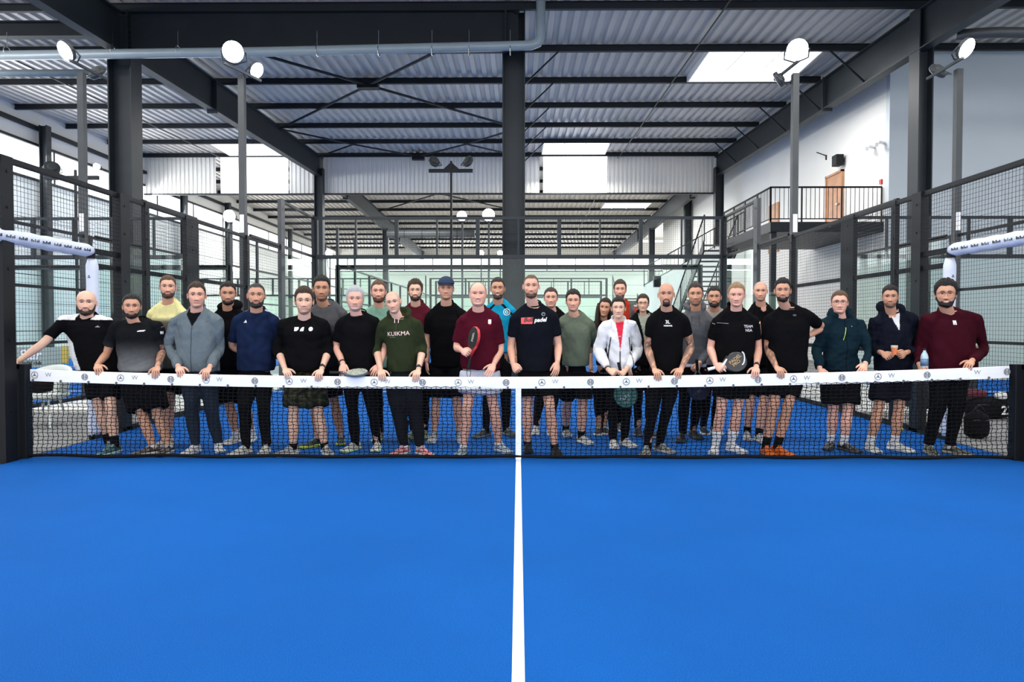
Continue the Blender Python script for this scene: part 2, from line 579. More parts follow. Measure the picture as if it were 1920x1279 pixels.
# right: white wall along the far half, pale return wall facing the camera
w = MB().box(11.0, 11.3, 20.7, 52, 0, 10.2).build('wall_right', M['white']); tag(w, kind='structure')
w = MB().box(11.0, 20.3, 20.5, 20.7, 0, 9.8).build('wall_return', M['bluewhite']); tag(w, kind='structure')
w = MB().box(20, 20.3, -6, 20.6, 0, 9.8).build('wall_right_near', M['panel']); tag(w, kind='structure')
w = MB().box(11.0, 20, 52, 52.2, 0, 10.0).build('wall_back_right', M['white']); tag(w, kind='structure')

# drain pipes under the beam
pz = 8.02
def hangers(b, xs, y, z, top):
    for x in xs:
        b.bar((x, y, z + .1), (x, y, top), 0.008, 4)
        b.tube([(x, y + math.cos(t) * .125, z + math.sin(t) * .125) for t in [i * math.pi / 6 for i in range(12)]], 0.012, 4, closed=True)
p = empty('drain_pipe', (-9, 16.75, pz), 'long grey drain pipe under the dark beam, bending up beside the central column', 'pipe')
pts = [(-15.5, 16.75, pz - .12), (-6, 16.75, pz - .02), (0.0, 16.75, pz + .1), (0.32, 16.75, pz + .115), (0.47, 16.75, pz + .17), (0.53, 16.75, pz + .30), (0.54, 16.75, pz + .5), (0.54, 16.75, 9.33)]
o = MB().tube(pts, 0.115, 14).build('pipe_run', M['pipe'], p, smooth=True); o.location = (9, -16.75, -pz)
for hx in [-12.5, -9.9, -8.3, -4.9, -3.4, -2.1, -1.2, -.2]:
    b = MB(); hangers(b, [hx], 16.75, pz, 8.5)
    o = b.build('hanger', M['chrome'], p); o.location = (9, -16.75, -pz)
p = empty('drain_pipe', (12, 16.5, 8.1), 'dark grey drain pipe at upper right beyond the floodlight', 'pipe')
o = MB().tube([(10.3, 16.3, 8.15), (10.6, 16.1, 8.1), (11, 16.0, 8.08), (18, 16.0, 8.0)], 0.12, 14).build('pipe_run', M['pole'], p, smooth=True); o.location = (-12, -16.5, -8.1)
for hx in [12, 14, 16]:
    b = MB(); hangers(b, [hx], 16.0, 8.05, 9.3)
    o = b.build('hanger', M['chrome'], p); o.location = (-12, -16.5, -8.1)
p = empty('drain_pipe', (-15, 19.5, 8.5), 'short grey pipe behind the far left floodlight mast', 'pipe')
o = MB().tube([(-18.5, 19.6, 8.55), (-12, 19.6, 8.55)], 0.10, 12).build('pipe_run', M['pipe'], p, smooth=True); o.location = (15, -19.5, -8.5)

# ------------------------------------------------------------------ fences
def wires(b, p0, p1, z0, z1, pitch=0.05, r=0.0022, zfun=None, lo=None):
    """welded mesh between two ground points; 4-sided wires"""
    p0, p1 = Vector((*p0, 0)), Vector((*p1, 0))
    L = (p1 - p0).length
    d = (p1 - p0).normalized()
    n = max(2, int(L / pitch))
    for i in range(n + 1):
        q = p0 + d * (L * i / n)
        b.bar((q.x, q.y, z0), (q.x, q.y, z1), r, 3, caps=False)
    m = int((z1 - z0) / pitch)
    for j in range(m + 1):
        z = z0 + (z1 - z0) * j / m
        b.bar((p0.x, p0.y, z), (p1.x, p1.y, z), r, 3, caps=False)
def post(b, x, y, w, d, z1, z0=0.0):
    b.box(x - w / 2, x + w / 2, y - d / 2, y + d / 2, z0, z1)
def side_fence(X, label, s, ys=(6.45, 14.5), sparse=False):
    """court side: mesh to 3 m, glass near the back, stepped to 4 m in the last bay; s = outward sign"""
    f = empty('court_fence', (X, ys[0], 0), label, 'fence')
    pitch = 0.05
    xo = X + s * 0.03
    posts = [(6.66, .16, .08), (8.64, .20, .10), (9.2, .09, .06), (10.48, .40, .06), (12.62, .10, .08)]
    for (y, d, w) in posts:
        b = MB(); post(b, xo, y, w, d, 3.0)
        for zz in (0.5, 1.2, 1.9, 2.5, 2.85):
            b.bar((xo - s * (w / 2 + .006), y, zz), (xo - s * (w / 2 - .01), y, zz), 0.016, 6)
        rel(b.build('fence_post', M['black'], f), f)
    for (y, d) in ((14.5, .22), (16.8, .12)):
        b = MB(); post(b, xo, y, .08, d, 4.0)
        for zz in (3.1, 3.4, 3.8, 2.5):
            b.bar((xo - s * .046, y, zz), (xo - s * .03, y, zz), 0.018, 6)
        rel(b.build('fence_post', M['pole'] if y < 16 else M['steel'], f), f)
    for (y0, y1, z) in ((6.45, 14.5, 2.97), (8.0, 12.8, 2.05), (8.7, 12.8, 1.0), (8.0, 12.85, 0.03), (14.5, 16.85, 3.97), (12.8, 16.85, 3.02), (8.05, 8.6, 2.22)):
        b = MB(); b.box(xo - .02, xo + .02, y0, y1, z - .03, z + .03)
        if z < .1:
            b.box(xo - .05, xo + .05, y0, y1, -0.01, 0.045)
        rel(b.build('fence_rail', M['black'], f), f)
    wm = MB()
    wires(wm, (X, 6.5), (X, 8.05), 2.32, 2.95, pitch)
    wires(wm, (X, 8.05), (X, 12.8), 0.05, 2.95, pitch)
    o = rel(wm.build('wire_mesh', M['black'], f), f); tag(o, kind='stuff')
    wm = MB()
    wires(wm, (X, 14.55), (X, 16.8), 3.04, 3.95, pitch)
    wires(wm, (X, 12.8), (X, 14.5), 2.04, 2.98, pitch)
    o = rel(wm.build('wire_mesh', M['black'], f), f); tag(o, kind='stuff')
    for (y0, y1, z1) in ((12.85, 14.8, 2.0), (14.83, 16.8, 3.0)):
        rel(MB().box(xo - .006, xo + .006, y0, y1, 0.04, z1).build('glass_panel', M['glass'], f), f)
    return f
side_fence(-5.0, 'left side fence of the blue court, black mesh stepping up to glass', -1)
side_fence(5.0, 'right side fence of the blue court, black mesh stepping up to glass', 1)

def back_fence(x0, x1, Y, label, mesh=True, pitch=0.05, n=10, name='back_fence', z3=3.0, z4=4.0, glass=True, m='steel2'):
    f = empty(name, (x0, Y, 0), label, 'fence')
    L = x1 - x0
    for i in range(n + 1):
        x = x0 + L * i / n
        big = (i % 2 == 0)
        b = MB()
        b.box(x - (.045 if big else .02), x + (.045 if big else .02), Y - .04, Y + .04, z3, z4)
        if i in (0, n) or (big and n > 4 and i % 4 == 0 and not glass):
            b.box(x - .06, x + .06, Y - .05, Y + .05, 0, z4)
        rel(b.build('fence_post', M[m], f), f)
    for z, t in ((z4 - .03, .035), (z3 + .02, .05)):
        rel(MB().box(x0, x1, Y - .03, Y + .03, z - t, z + t).build('fence_rail', M[m], f), f)
    if mesh:
        wm = MB(); wires(wm, (x0, Y), (x1, Y), z3 + .05, z4 - .05, pitch)
        tag(rel(wm.build('wire_mesh', M['steel'], f), f), kind='stuff')
    if glass:
        k = max(1, n // 2)
        for i in range(k):
            a, c = x0 + L * i / k + .006, x0 + L * (i + 1) / k - .006
            rel(MB().box(a, c, Y - .006, Y + .006, 0.02, z3 - .03).build('glass_panel', M['glass'], f), f)
    return f
back_fence(-5, 5, ENDY, 'wide glass and mesh end wall of the blue court behind the group')
back_fence(-18.0, -8.0, ENDY, 'glass and mesh end wall of the neighbouring court on the left', pitch=0.07)
back_fence(8.0, 18.0, ENDY, 'glass and mesh end wall of the neighbouring court on the right', pitch=0.07)

def neighbour_fence(X, label, s):
    f = empty('neighbour_court_fence', (X, 6, 0), label, 'fence')
    for y in (6.0, 8.0, 9.2, 10.5, 12.6, 14.5):
        b = MB(); post(b, X, y, .07, .12, 3.0 if y < 14 else 4.0)
        rel(b.build('fence_post', M['black'], f), f)
    for (y0, y1, z) in ((5.0, 14.5, 2.97), (5.0, 12.8, 1.98), (5.0, 12.8, 1.05), (5.0, 14.5, 0.03), (14.5, 16.85, 3.97), (12.8, 16.85, 3.0)):
        rel(MB().box(X - .02, X + .02, y0, y1, z - .025, z + .025).build('fence_rail', M['black'], f), f)
    wm = MB(); wires(wm, (X, 7.0), (X, 12.8), 0.05, 2.95, 0.07, 0.0025)
    wires(wm, (X, 14.5), (X, 16.85), 3.05, 3.95, 0.07, 0.0025)
    tag(rel(wm.build('wire_mesh', M['black'], f), f), kind='stuff')
    for (y0, y1, z1) in ((12.85, 14.8, 3.0), (14.83, 16.8, 3.0)):
        rel(MB().box(X - .006, X + .006, y0, y1, 0.04, z1).build('glass_panel', M['glass'], f), f)
neighbour_fence(-7.95, 'mesh and glass side fence of the neighbouring court on the left', -1)
neighbour_fence(7.95, 'mesh and glass side fence of the neighbouring court on the right', 1)
# courts behind: glass ends, long sides
back_fence(-5, 5, 18.9, 'glass end of the court beyond the centre column', mesh=False, z3=2.9, z4=3.0, name='court_glass_fence')
back_fence(-5, 5, 38.9, 'furthest glass end of the court beyond the centre column', pitch=.16, name='court_glass_fence')
back_fence(-18, -8, 18.9, 'glass end of the far left court', mesh=False, z3=2.9, z4=3.0, name='court_glass_fence')
back_fence(-18, -8, 38.9, 'furthest glass end of the far left court', pitch=.16, name='court_glass_fence')
back_fence(-5, 5, 41.5, 'glass end of the court at the bottom of the hall', mesh=False, name='court_glass_fence')
def far_side(X, y0, y1, label):
    f = empty('court_side_fence', (X, y0, 0), label, 'fence')
    n = int((y1 - y0) / 2)
    for i in range(n + 1):
        y = y0 + (y1 - y0) * i / n
        rel(MB().box(X - .03, X + .03, y - .05, y + .05, 0, 4.0 if i in (0, 1, n - 1, n) else 3.0).build('fence_post', M['steel2'], f), f)
    for z in (1.0, 2.0, 3.0):
        rel(MB().box(X - .02, X + .02, y0, y1, z - .025, z + .025).build('fence_rail', M['steel2'], f), f)
    for (a, c) in ((y0, y0 + 3.9), (y1 - 3.9, y1)):
        rel(MB().box(X - .006, X + .006, a, c, 0.04, 3.0).build('glass_panel', M['glass'], f), f)
far_side(-5.0, 18.9, 38.9, 'left side of the court beyond the centre column')
far_side(-8.0, 18.9, 38.9, 'right side of the far left court')

# ------------------------------------------------------------------ padded door frames in the side fences
def padded_gate(s, label):
    g = empty('padded_door_frame', (s * 5.1, 8.05, 0), label, 'door frame')
    x = s * 5.04
    def pad(pts, r, name):
        P = []
        rr = []
        N = 26
        for i in range(N + 1):
            t = i / N
            q = Vector(pts[0]).lerp(Vector(pts[1]), t)
            P.append(q)
            e = min(t, 1 - t) * N
            rr.append(r * (0.72 if e < 0.5 else 1.0) * (1 + 0.05 * math.sin(i * 1.9) + 0.03 * math.sin(i * 4.1)))
        b = MB().tube(P, rr, 12)
        return rel(b.build(name, M['pad'], g, smooth=True), g)
    a = pad([(x, 8.05, 0.02), (x, 8.05, 2.13)], 0.065, 'post_padding')
    c = pad([(x, 8.02, 2.22), (x, 5.6, 2.22)], 0.075, 'lintel_padding')
    for pr, n0 in ((c, 9), (a, 4)):
        mb = MB()
        for i in range(n0):
            if pr is c:
                yy = 7.9 - i * .17
                for k, (dy, h) in enumerate(((0, .03), (.022, .02), (.05, .03), (.075, .015), (.10, .025))):
                    mb.box(x - s * .078 - .004, x - s * .078 + .004, yy - dy - .008, yy - dy, 2.20, 2.20 + h)
            else:
                zz = 1.9 - i * .36
                mb.box(x - .014, x + .014, 7.984, 7.99, zz, zz + .012).box(x - .008, x + .008, 7.984, 7.99, zz + .016, zz + .03)
        rel(mb.build('print_marks', M['pole'], pr), g)
    rel(MB().bar((x, 8.03, 2.13), (x, 8.03, 2.25), .05, 8).build('corner_joint', M['black'], g), g)
padded_gate(-1, 'white padded door frame in the left side fence by the net post')
padded_gate(1, 'white padded door frame in the right side fence by the net post')

# ------------------------------------------------------------------ floodlight masts
def flood(parent, P, aim, r=0.17, lit=True, off=(0, 0, 0)):
    """round LED floodlight: finned housing, yoke and lens disc, aimed along aim"""
    P = Vector(P); n = Vector(aim).normalized()
    u = n.cross(Vector((0, 0, 1))).normalized(); w = u.cross(n)
    N = 20
    rings = []
    for (t, rr) in ((-.11, .35), (-.10, .55), (-.06, .6), (-.055, .98), (0, 1.0), (.012, .96)):
        rings.append([P + n * t + (u * math.cos(2 * math.pi * k / N) + w * math.sin(2 * math.pi * k / N)) * r * rr for k in range(N)])
    b = MB()
    vs = [v for rg in rings for v in rg]
    fs = [(i * N + k, i * N + (k + 1) % N, (i + 1) * N + (k + 1) % N, (i + 1) * N + k) for i in range(len(rings) - 1) for k in range(N)]
    fs.append(tuple(range(N - 1, -1, -1)))
    b.add(vs, fs)
    b.tube([P + u * r * 1.08 + n * -.03, P + u * r * 1.08 - w * r * .8 + n * -.08, P - w * r * 1.2 + n * -.1, P - u * r * 1.08 - w * r * .8 + n * -.08, P - u * r * 1.08 + n * -.03], 0.014, 6)
    h = rel(b.build('lamp_head', M['pole'], parent), parent)
    lb = MB().add([P + n * .010 + (u * math.cos(2 * math.pi * k / N) + w * math.sin(2 * math.pi * k / N)) * r * .96 for k in range(N)] +
                  [P + n * .022 + (u * math.cos(2 * math.pi * k / N) + w * math.sin(2 * math.pi * k / N)) * r * .90 for k in range(N)],
                  [tuple(range(N, 2 * N))] + [(k, (k + 1) % N, N + (k + 1) % N, N + k) for k in range(N)])
    rel(lb.build('lens', M['lens'] if lit else M['whiteplastic'], h), parent)
def mast(X, Y, label, floods, pole_z=5.95, r=0.055, bar_=None, plate=True, m='pole', group=None):
    t = empty('floodlight_mast', (X, Y, 0), label, 'floodlight')
    rel(MB().box(X - r, X + r, Y - r, Y + r, 0, pole_z).build('pole', M[m], t), t)
    rel(MB().box(X - .12, X + .12, Y - .12, Y + .12, 0, .02).build('base_plate', M[m], t), t)
    if plate:
        rel(MB().box(X - .04, X + .04, Y - r - .012, Y - r, 3.05, 3.38).build('white_plate', M['whiteplastic'], t), t)
    if bar_:
        rel(MB().bar(bar_[0], bar_[1], 0.03, 4).build('crossbar', M[m], t), t)
    for (P, aim, rr, lit) in floods:
        flood(t, P, aim, rr, lit)
    return t
mast(-5.10, 12.66, 'grey floodlight mast with two lit lamps, at the left side of the blue court', [
    (W(437, 97, 12.3), (0.22, -1, -0.45), .19, True), (W(481, 132, 12.7), (0.9, -.35, -.55), .15, True)],
    bar_=(W(420, 118, 12.35), W(490, 152, 12.75)))
mast(5.08, 12.7, 'grey floodlight mast with a round lit lamp, at the right side of the blue court', [
    (W(1495, 93, 12.4), (-0.25, -1, -0.45), .19, True), (W(1458, 150, 12.9), (-.8, .6, -.5), .15, False)],
    bar_=(W(1500, 112, 12.45), W(1452, 150, 12.95)))
mast(-7.97, 12.5, 'grey floodlight mast beyond the left fence with one tilted lit lamp', [
    (W(123, 96, 12.2), (-.55, -1, -.75), .18, True), (W(184, 138, 12.9), (.3, .8, -.6), .17, False)],
    bar_=(W(130, 112, 12.2), W(200, 148, 12.9)))
mast(7.93, 12.5, 'grey floodlight mast beyond the right fence with one tilted lit lamp', [
    (W(1812, 91, 12.2), (.55, -1, -.75), .18, True), (W(1757, 135, 12.9), (-.3, .8, -.6), .17, False)],
    bar_=(W(1806, 108, 12.2), W(1738, 148, 12.9)))
t = mast(-1.92, 19.6, 'thin dark mast with two unlit floodlights on a crossbar, left of the central column',
     [((-2.42, 19.6, 6.0), (-.6, .75, -.4), .17, False), ((-1.42, 19.6, 6.0), (.6, .75, -.4), .17, False)], pole_z=6.02, r=.03, plate=False, m='black')
rel(MB().box(-2.56, -1.30, 19.55, 19.65, 5.70, 5.79).build('crossbar', M['black'], t), t)
rel(MB().add([(-2.15, 19.6, 5.79), (-1.69, 19.6, 5.79), (-1.92, 19.6, 6.0), (-2.15, 19.66, 5.79), (-1.69, 19.66, 5.79), (-1.92, 19.66, 6.0)], [(0, 1, 2), (5, 4, 3), (0, 3, 4, 1), (1, 4, 5, 2), (2, 5, 3, 0)]).build('gusset', M['black'], t), t)
t = mast(-13.3, 20.5, 'dark mast with a crossbar of floodlights against the left window band',
     [((-14.0, 20.5, 6.05), (-.6, .75, -.4), .22, False), ((-12.65, 20.5, 6.1), (.3, -.9, -.4), .1, True)], pole_z=6.0, r=.03, plate=False, m='black')
rel(MB().box(-14.2, -12.6, 20.45, 20.55, 5.70, 5.82).build('crossbar', M['black'], t), t)
for i, (px, py, Y, rr, lb) in enumerate([(430, 405, 29, .27, 'distant lit floodlight mast beyond the left fence'), (866, 405, 29, .22, 'distant mast with a lit lamp, left one of the pair beside the central column'),
                                 (916, 403, 29, .27, 'distant mast with a lit lamp, right one of the pair beside the central column'), (617, 475, 44, .24, 'faraway small lit floodlight above the upper left corner of the end glass'),
                                 (902, 475, 44, .2, 'faraway small lit lamp low beside the central column, left of two'), (938, 475, 44, .2, 'faraway small lit lamp low beside the central column, right of two')]):
    P = W(px, py, Y)
    t = mast(P.x, Y + .2, lb, [(P, (0, -1, -.15), rr, True)], pole_z=P.z, r=.04, plate=False, m='pole')

# ------------------------------------------------------------------ mezzanine landing, staircase, doors
def railing(parent, pts, h=1.05, pitch=.13, zoff=0.0, name='railing'):
    for a, c in zip(pts[:-1], pts[1:]):
        a, c = Vector(a), Vector(c)
        L = (c - a).length
        n = max(1, int((Vector((c.x, c.y, 0)) - Vector((a.x, a.y, 0))).length / pitch))
        rel(MB().bar(a + Vector((0, 0, h)), c + Vector((0, 0, h)), .03, 6).build('handrail', M['black'], parent), parent)
        rel(MB().bar(a + Vector((0, 0, .1)), c + Vector((0, 0, .1)), .02, 4).build('bottom_rail', M['black'], parent), parent)
        for i in range(n + 1):
            q = a.lerp(c, i / n)
            big = (i % 9 == 0 or i == n)
            rel(MB().bar(q + Vector((0, 0, .0 if big else .1)), q + Vector((0, 0, h)), .028 if big else .010, 4, caps=big).build('railing_post' if big else 'baluster', M['black'], parent), parent)
LZ = 4.45
land = empty('mezzanine_landing', (9, 21, 0), 'dark steel landing with railing on the white right wall', 'landing')
rel(MB().box(7.6, 11.0, 20.75, 25.6, LZ - .28, LZ).build('platform', M['steel'], land), land)
rel(MB().box(7.6, 11.0, 20.75, 25.6, LZ - .30, LZ - .285).build('soffit', M['black'], land), land)
for (x, y) in ((7.75, 20.95), (7.75, 25.3)):
    rel(MB().box(x - .08, x + .08, y - .08, y + .08, 0, LZ - .28).build('landing_post', M['steel'], land), land)
for x in (8.3, 8.37, 9.3, 9.37):
    rel(MB().box(x - .02, x + .02, 20.73, 20.75, LZ - .16, LZ - .12).build('bolt', M['chrome'], land), land)
railing(land, [(10.95, 20.8, LZ), (7.62, 20.8, LZ), (7.62, 25.5, LZ)])
st = empty('staircase', (7, 28, 0), 'dark open-tread steel staircase descending from the landing', 'stairs')
S0, S1 = Vector((7.05, 25.75, LZ)), Vector((7.05, 32.4, 0.0))
for x in (6.95, 8.2):
    a = Vector((x, S0.y, S0.z)); c = Vector((x, S1.y, 0.05))
    vs = []
    for dx in (-.03, .03):
        vs += [(x + dx, a.y, a.z - .35), (x + dx, c.y, c.z - .05), (x + dx, c.y, c.z + .2), (x + dx, a.y, a.z)]
    rel(MB().add(vs, [(0, 1, 2, 3), (7, 6, 5, 4), (0, 4, 5, 1), (1, 5, 6, 2), (2, 6, 7, 3), (3, 7, 4, 0)]).build('stringer', M['black'], st), st)
for i in range(25):
    t = (i + .5) / 25
    y = S0.y + (S1.y - S0.y) * t; z = S0.z * (1 - t)
    rel(MB().box(6.98, 8.17, y - .13, y + .13, z - .045, z).build('stair_tread', M['pole'], st), st)
railing(st, [(6.95, 25.7, LZ), (6.95, 32.4, 0.15)], h=1.0, pitch=.2)
railing(st, [(8.2, 25.7, LZ), (8.2, 32.4, 0.15)], h=1.0, pitch=.3)
# second staircase far off with its sloping white parapet
st2 = empty('staircase', (6, 40, 0), 'distant second staircase rising behind the people in the white jacket and orange top', 'stairs')
for i in range(16):
    y = 36.2 + i * .27; z = .35 + i * .17
    rel(MB().box(5.6, 7.0, y, y + .26, z - .15, z).build('stair_tread', M['sheet'] if i % 2 else M['pole'], st2), st2)
    rel(MB().box(5.6, 7.0, y - .01, y, z - .05, z + .005).build('tread_nosing', M['black'], st2), st2)
for x in (5.57, 7.03):
    rel(MB().add([(x - .03, 36.1, 0), (x + .03, 36.1, 0), (x + .03, 40.5, 2.6), (x - .03, 40.5, 2.6), (x - .03, 36.1, .55), (x + .03, 36.1, .55), (x + .03, 40.5, 3.2), (x - .03, 40.5, 3.2)],
             [(3, 2, 1, 0), (4, 5, 6, 7), (0, 1, 5, 4), (1, 2, 6, 5), (2, 3, 7, 6), (3, 0, 4, 7)]).build('stringer', M['steel'], st2), st2)
railing(st2, [(5.57, 36.2, .4), (5.57, 40.5, 3.2)], pitch=.3)
par = empty('wall_parapet', (7, 35, 0), kind='structure')
A, Bp = W(1205, 532, 35.5), W(1352, 455, 26.5)
A, Bp = Vector((6.6, 36.0, 0)), Vector((10.9, 33.2, 0))
zA, zB = 3.45, 5.9
n = Vector((Bp.y - A.y, -(Bp.x - A.x), 0)).normalized() * -.12
vs = [(A.x, A.y, 0), (Bp.x, Bp.y, 0), (Bp.x + n.x, Bp.y + n.y, 0), (A.x + n.x, A.y + n.y, 0), (A.x, A.y, zA), (Bp.x, Bp.y, zB), (Bp.x + n.x, Bp.y + n.y, zB), (A.x + n.x, A.y + n.y, zA)]
rel(MB().add(vs, [(3, 2, 1, 0), (4, 5, 6, 7), (0, 1, 5, 4), (1, 2, 6, 5), (2, 3, 7, 6), (3, 0, 4, 7)]).build('parapet_wall', M['white'], par), par)
railing(par, [(A.x, A.y, zA - .1), (Bp.x, Bp.y, zB - .1)], h=1.0, pitch=.2)
sp = W(1232, 528, 34.6)
bx = MB().box(sp.x - .18, sp.x + .18, sp.y - .12, sp.y + .12, sp.z - .28, sp.z + .28).build('loudspeaker', M['black'], bevel=.02)
tag(bx, 'small black loudspeaker on the sloping white parapet', 'speaker')
# door on the right wall, speaker, alarm, cameras
d = MB().box(10.93, 11.0, 23.35, 24.45, LZ, LZ + 2.08).build('door_1', M['wood']); tag(d, kind='structure')
b = MB(); b.box(10.9, 10.99, 23.28, 23.35, LZ, LZ + 2.15).box(10.9, 10.99, 24.45, 24.52, LZ, LZ + 2.15).box(10.9, 10.99, 23.28, 24.52, LZ + 2.08, LZ + 2.15)
b.build('door_frame', M['wood'], d)
MB().box(10.86, 10.93, 23.45, 23.6, LZ + 1.0, LZ + 1.05).build('door_handle', M['chrome'], d)
d = MB().box(10.93, 11.0, 29.0, 30.1, LZ, LZ + 2.08).build('door_2', M['wood']); tag(d, kind='structure')
def wallspk(px, py, Yw, w, h, label):
    # on the wall plane X=11
    P = W(px, py, Yw)
    o = empty('loudspeaker', (10.85, P.y, P.z), label, 'speaker')
    rel(MB().box(10.66, 10.92, P.y - w / 2, P.y + w / 2, P.z - h / 2, P.z + h / 2).build('speaker_cabinet', M['black'], o, bevel=.02), o)
    rel(MB().box(10.92, 10.99, P.y - .05, P.y + .05, P.z - .06, P.z + .06).build('bracket', M['steel'], o), o)
wallspk(1576, 301, 11 * 1281 / 604, .35, .36, 'black loudspeaker high on the white right wall')
P = W(1651, 341, 20.9)
o = MB().box(10.95, 11.0, P.y - .06, P.y + .06, P.z - .07, P.z + .07).build('alarm_button', M['red']); tag(o, 'small red alarm button on the white wall at the end of the landing', 'alarm')
def wcam(px, py, label):
    Yw = 11 * 1281 / (px - 972)
    P = W(px, py, Yw)
    o = empty('security_camera', (10.9, P.y, P.z), label, 'camera')
    rel(MB().bar((10.99, P.y, P.z), (10.75, P.y - .1, P.z), .05, 10).build('mount', M['whiteplastic'], o, smooth=False), o)
    rel(MB().bar((10.8, P.y + .05, P.z - .05), (10.65, P.y - .25, P.z - .1), .055, 10).build('housing', M['whiteplastic'], o), o)
wcam(1632, 276, 'small white wall camera, left one of two near the wall corner')
wcam(1650, 268, 'small white wall camera, nearest the wall corner')
P = W(1544, 292, 11 * 1281 / 572)
o = MB().bar((10.98, P.y, P.z), (10.75, P.y + .25, P.z + .18), .02, 6).bar((10.98, P.y, P.z + .02), (10.98, P.y, P.z - .15), .03, 6).build('cable_bracket', M['black']); tag(o, 'small dark bracket on the white wall left of the loudspeaker', 'bracket')

# ------------------------------------------------------------------ the net
net = empty('padel_net', (0, NETY, 0), 'padel net with white sponsor tape across the blue court', 'net')
XL, XR = -5.02, 4.99
def ztop(x):
    t = (x - XL) / (XR - XL)
    base = 0.905 + (0.945 - 0.905) * t
    return base - 0.098 * (4 * t * (1 - t)) ** 0.9
b = MB()
N = 80
TH = 0.118
vs, fs = [], []
for i in range(N + 1):
    x = -4.93 + (4.89 + 4.93) * i / N
    z = ztop(x)
    w = 0.004 * math.sin(i * 1.7)
    ring = [(x, NETY - .007 + w * .3, z - TH), (x, NETY - .009, z - TH * .5), (x, NETY - .008, z - .005), (x, NETY, z), (x, NETY + .008, z - .005), (x, NETY + .009, z - TH * .5), (x, NETY + .007, z - TH)]
    vs += ring
k = 7
for i in range(N):
    for j in range(k):
        fs.append((i * k + j, i * k + (j + 1) % k, (i + 1) * k + (j + 1) % k, (i + 1) * k + j))
fs += [tuple(range(k - 1, -1, -1)), tuple(range(N * k, N * k + k))]
tape = rel(MB().add(vs, fs).build('net_tape', M['tape'], net), net)
ink = mat('dark_grey_ink', (0.10, 0.105, 0.115), 0.6, 0, 20, .1)
ink2 = mat('grey_ink', (0.22, 0.23, 0.24), 0.6, 0, 20, .1)
def disc(b, cx, cz, y, r0, r1, n=20):
    """flat ring facing the camera, thin"""
    vs = []
    for i in range(n):
        t = 2 * math.pi * i / n
        vs += [(cx + r0 * math.cos(t), y, cz + r0 * math.sin(t)), (cx + r1 * math.cos(t), y, cz + r1 * math.sin(t))]
    b.add(vs, [(2 * i, 2 * i + 1, (2 * i + 3) % (2 * n), (2 * i + 2) % (2 * n)) for i in range(n)])
def star_logo(x):
    b = MB(); z = ztop(x) - .056; y = NETY - .0115
    disc(b, x, z, y, .030, .035)
    for a in (90, 210, 330):
        t = R(a)
        tip = (x + .030 * math.cos(t), y, z + .030 * math.sin(t))
        for s in (-1, 1):
            pass
        l = (x + .006 * math.cos(t + R(90)), y, z + .006 * math.sin(t + R(90)))
        r_ = (x + .006 * math.cos(t - R(90)), y, z + .006 * math.sin(t - R(90)))
        b.add([tip, l, r_], [(0, 1, 2)])
    return b
def ball_logo(x):
    b = MB(); z = ztop(x) - .056; y = NETY - .0115
    disc(b, x, z, y, .025, .034)
    for dz in (-.012, .0, .012):
        b.box(x - .026, x + .026, y - .0005, y, z + dz - .003, z + dz + .003)
    for dx in (-.012, .012):
        b.box(x + dx - .003, x + dx + .003, y - .0005, y, z - .02, z + .02)
    return b
for px in (60, 223, 385, 542, 702, 860, 1017, 1175, 1331, 1487, 1644):
    x = (px - 973) / 1281 * NETY
    rel(star_logo(x).build('star_emblem', ink, tape), net)
wme = text_mesh('W', .062, -.0008, .0, .0003)
for px in (86, 250, 410, 569, 727, 884, 1042, 1199, 1355, 1512, 1669, 1828):
    x = (px - 973) / 1281 * NETY
    o = bpy.data.objects.new('letter_w', wme if len(wme.materials) else wme)
    if not len(wme.materials):
        wme.materials.append(ink2)
    COL.objects.link(o); o.parent = tape
    o.rotation_euler = (R(90), 0, 0)
    o.location = (x, NETY - .012, ztop(x) - .05)
for px in (155, 318, 477, 633, 793, 950, 1108, 1265, 1421, 1577, 1735, 1897 - 14):
    x = (px - 973) / 1281 * NETY
    rel(ball_logo(x).build('round_emblem', ink2, tape), net)
# lacing rings below the tape
b = MB()
for i in range(35):
    x = -4.9 + i * .282
    z = ztop(x) - TH + .012
    b.bar((x, NETY - .015, z), (x, NETY + .015, z), .011, 8)
    b.bar((x, NETY - .013, z), (x - .01, NETY - .013, z - .02), .005, 4)
tag(rel(b.build('lacing_cord', ink, tape), net), kind='stuff')
# netting: staggered knotted cells like a real knotted net
b = MB()
rs = 0.0037
nx = 198
nz = 20
def nz_pt(i, j):
    x = -4.97 + (4.93 + 4.97) * i / nx
    zt = ztop(x) - TH + .01
    z = 0.03 + (zt - 0.03) * (1 - j / nz)
    jit = 0.0045 * (1 if (i + j) % 2 else -1)
    sway = 0.012 * math.sin(j * .9 + i * .05) + .012 * math.sin(i * .11)
    return Vector((x + sway * .5 + .0055 * (1 if j % 2 else -1), NETY + .012 * math.sin(x * 1.3 + j * .2), z + jit - .006 * math.sin(x * 2)))
G = [[nz_pt(i, j) for j in range(nz + 1)] for i in range(nx + 1)]
for i in range(nx + 1):
    for j in range(nz):
        b.bar(G[i][j], G[i][j + 1], rs, 3, caps=False)
for j in range(nz + 1):
    for i in range(nx):
        b.bar(G[i][j], G[i + 1][j], rs, 3, caps=False)
netm = mat('black_net_cord', (0.007, 0.008, 0.009), .8, 0, 40, .1, spec=.08)
tag(rel(b.build('netting', netm, net), net), kind='stuff')
b = MB()
b.tube([(-4.97 + 9.9 * i / 60, NETY + .01 * math.sin(i), .024 + .006 * math.sin(i * .9)) for i in range(61)], .017, 6)
rel(b.build('bottom_cord', netm, net), net)
rel(MB().box(-.028, .028, NETY - .02, NETY - .018, 0.0, ztop(0) - TH).build('centre_strap', M['line'], net), net)
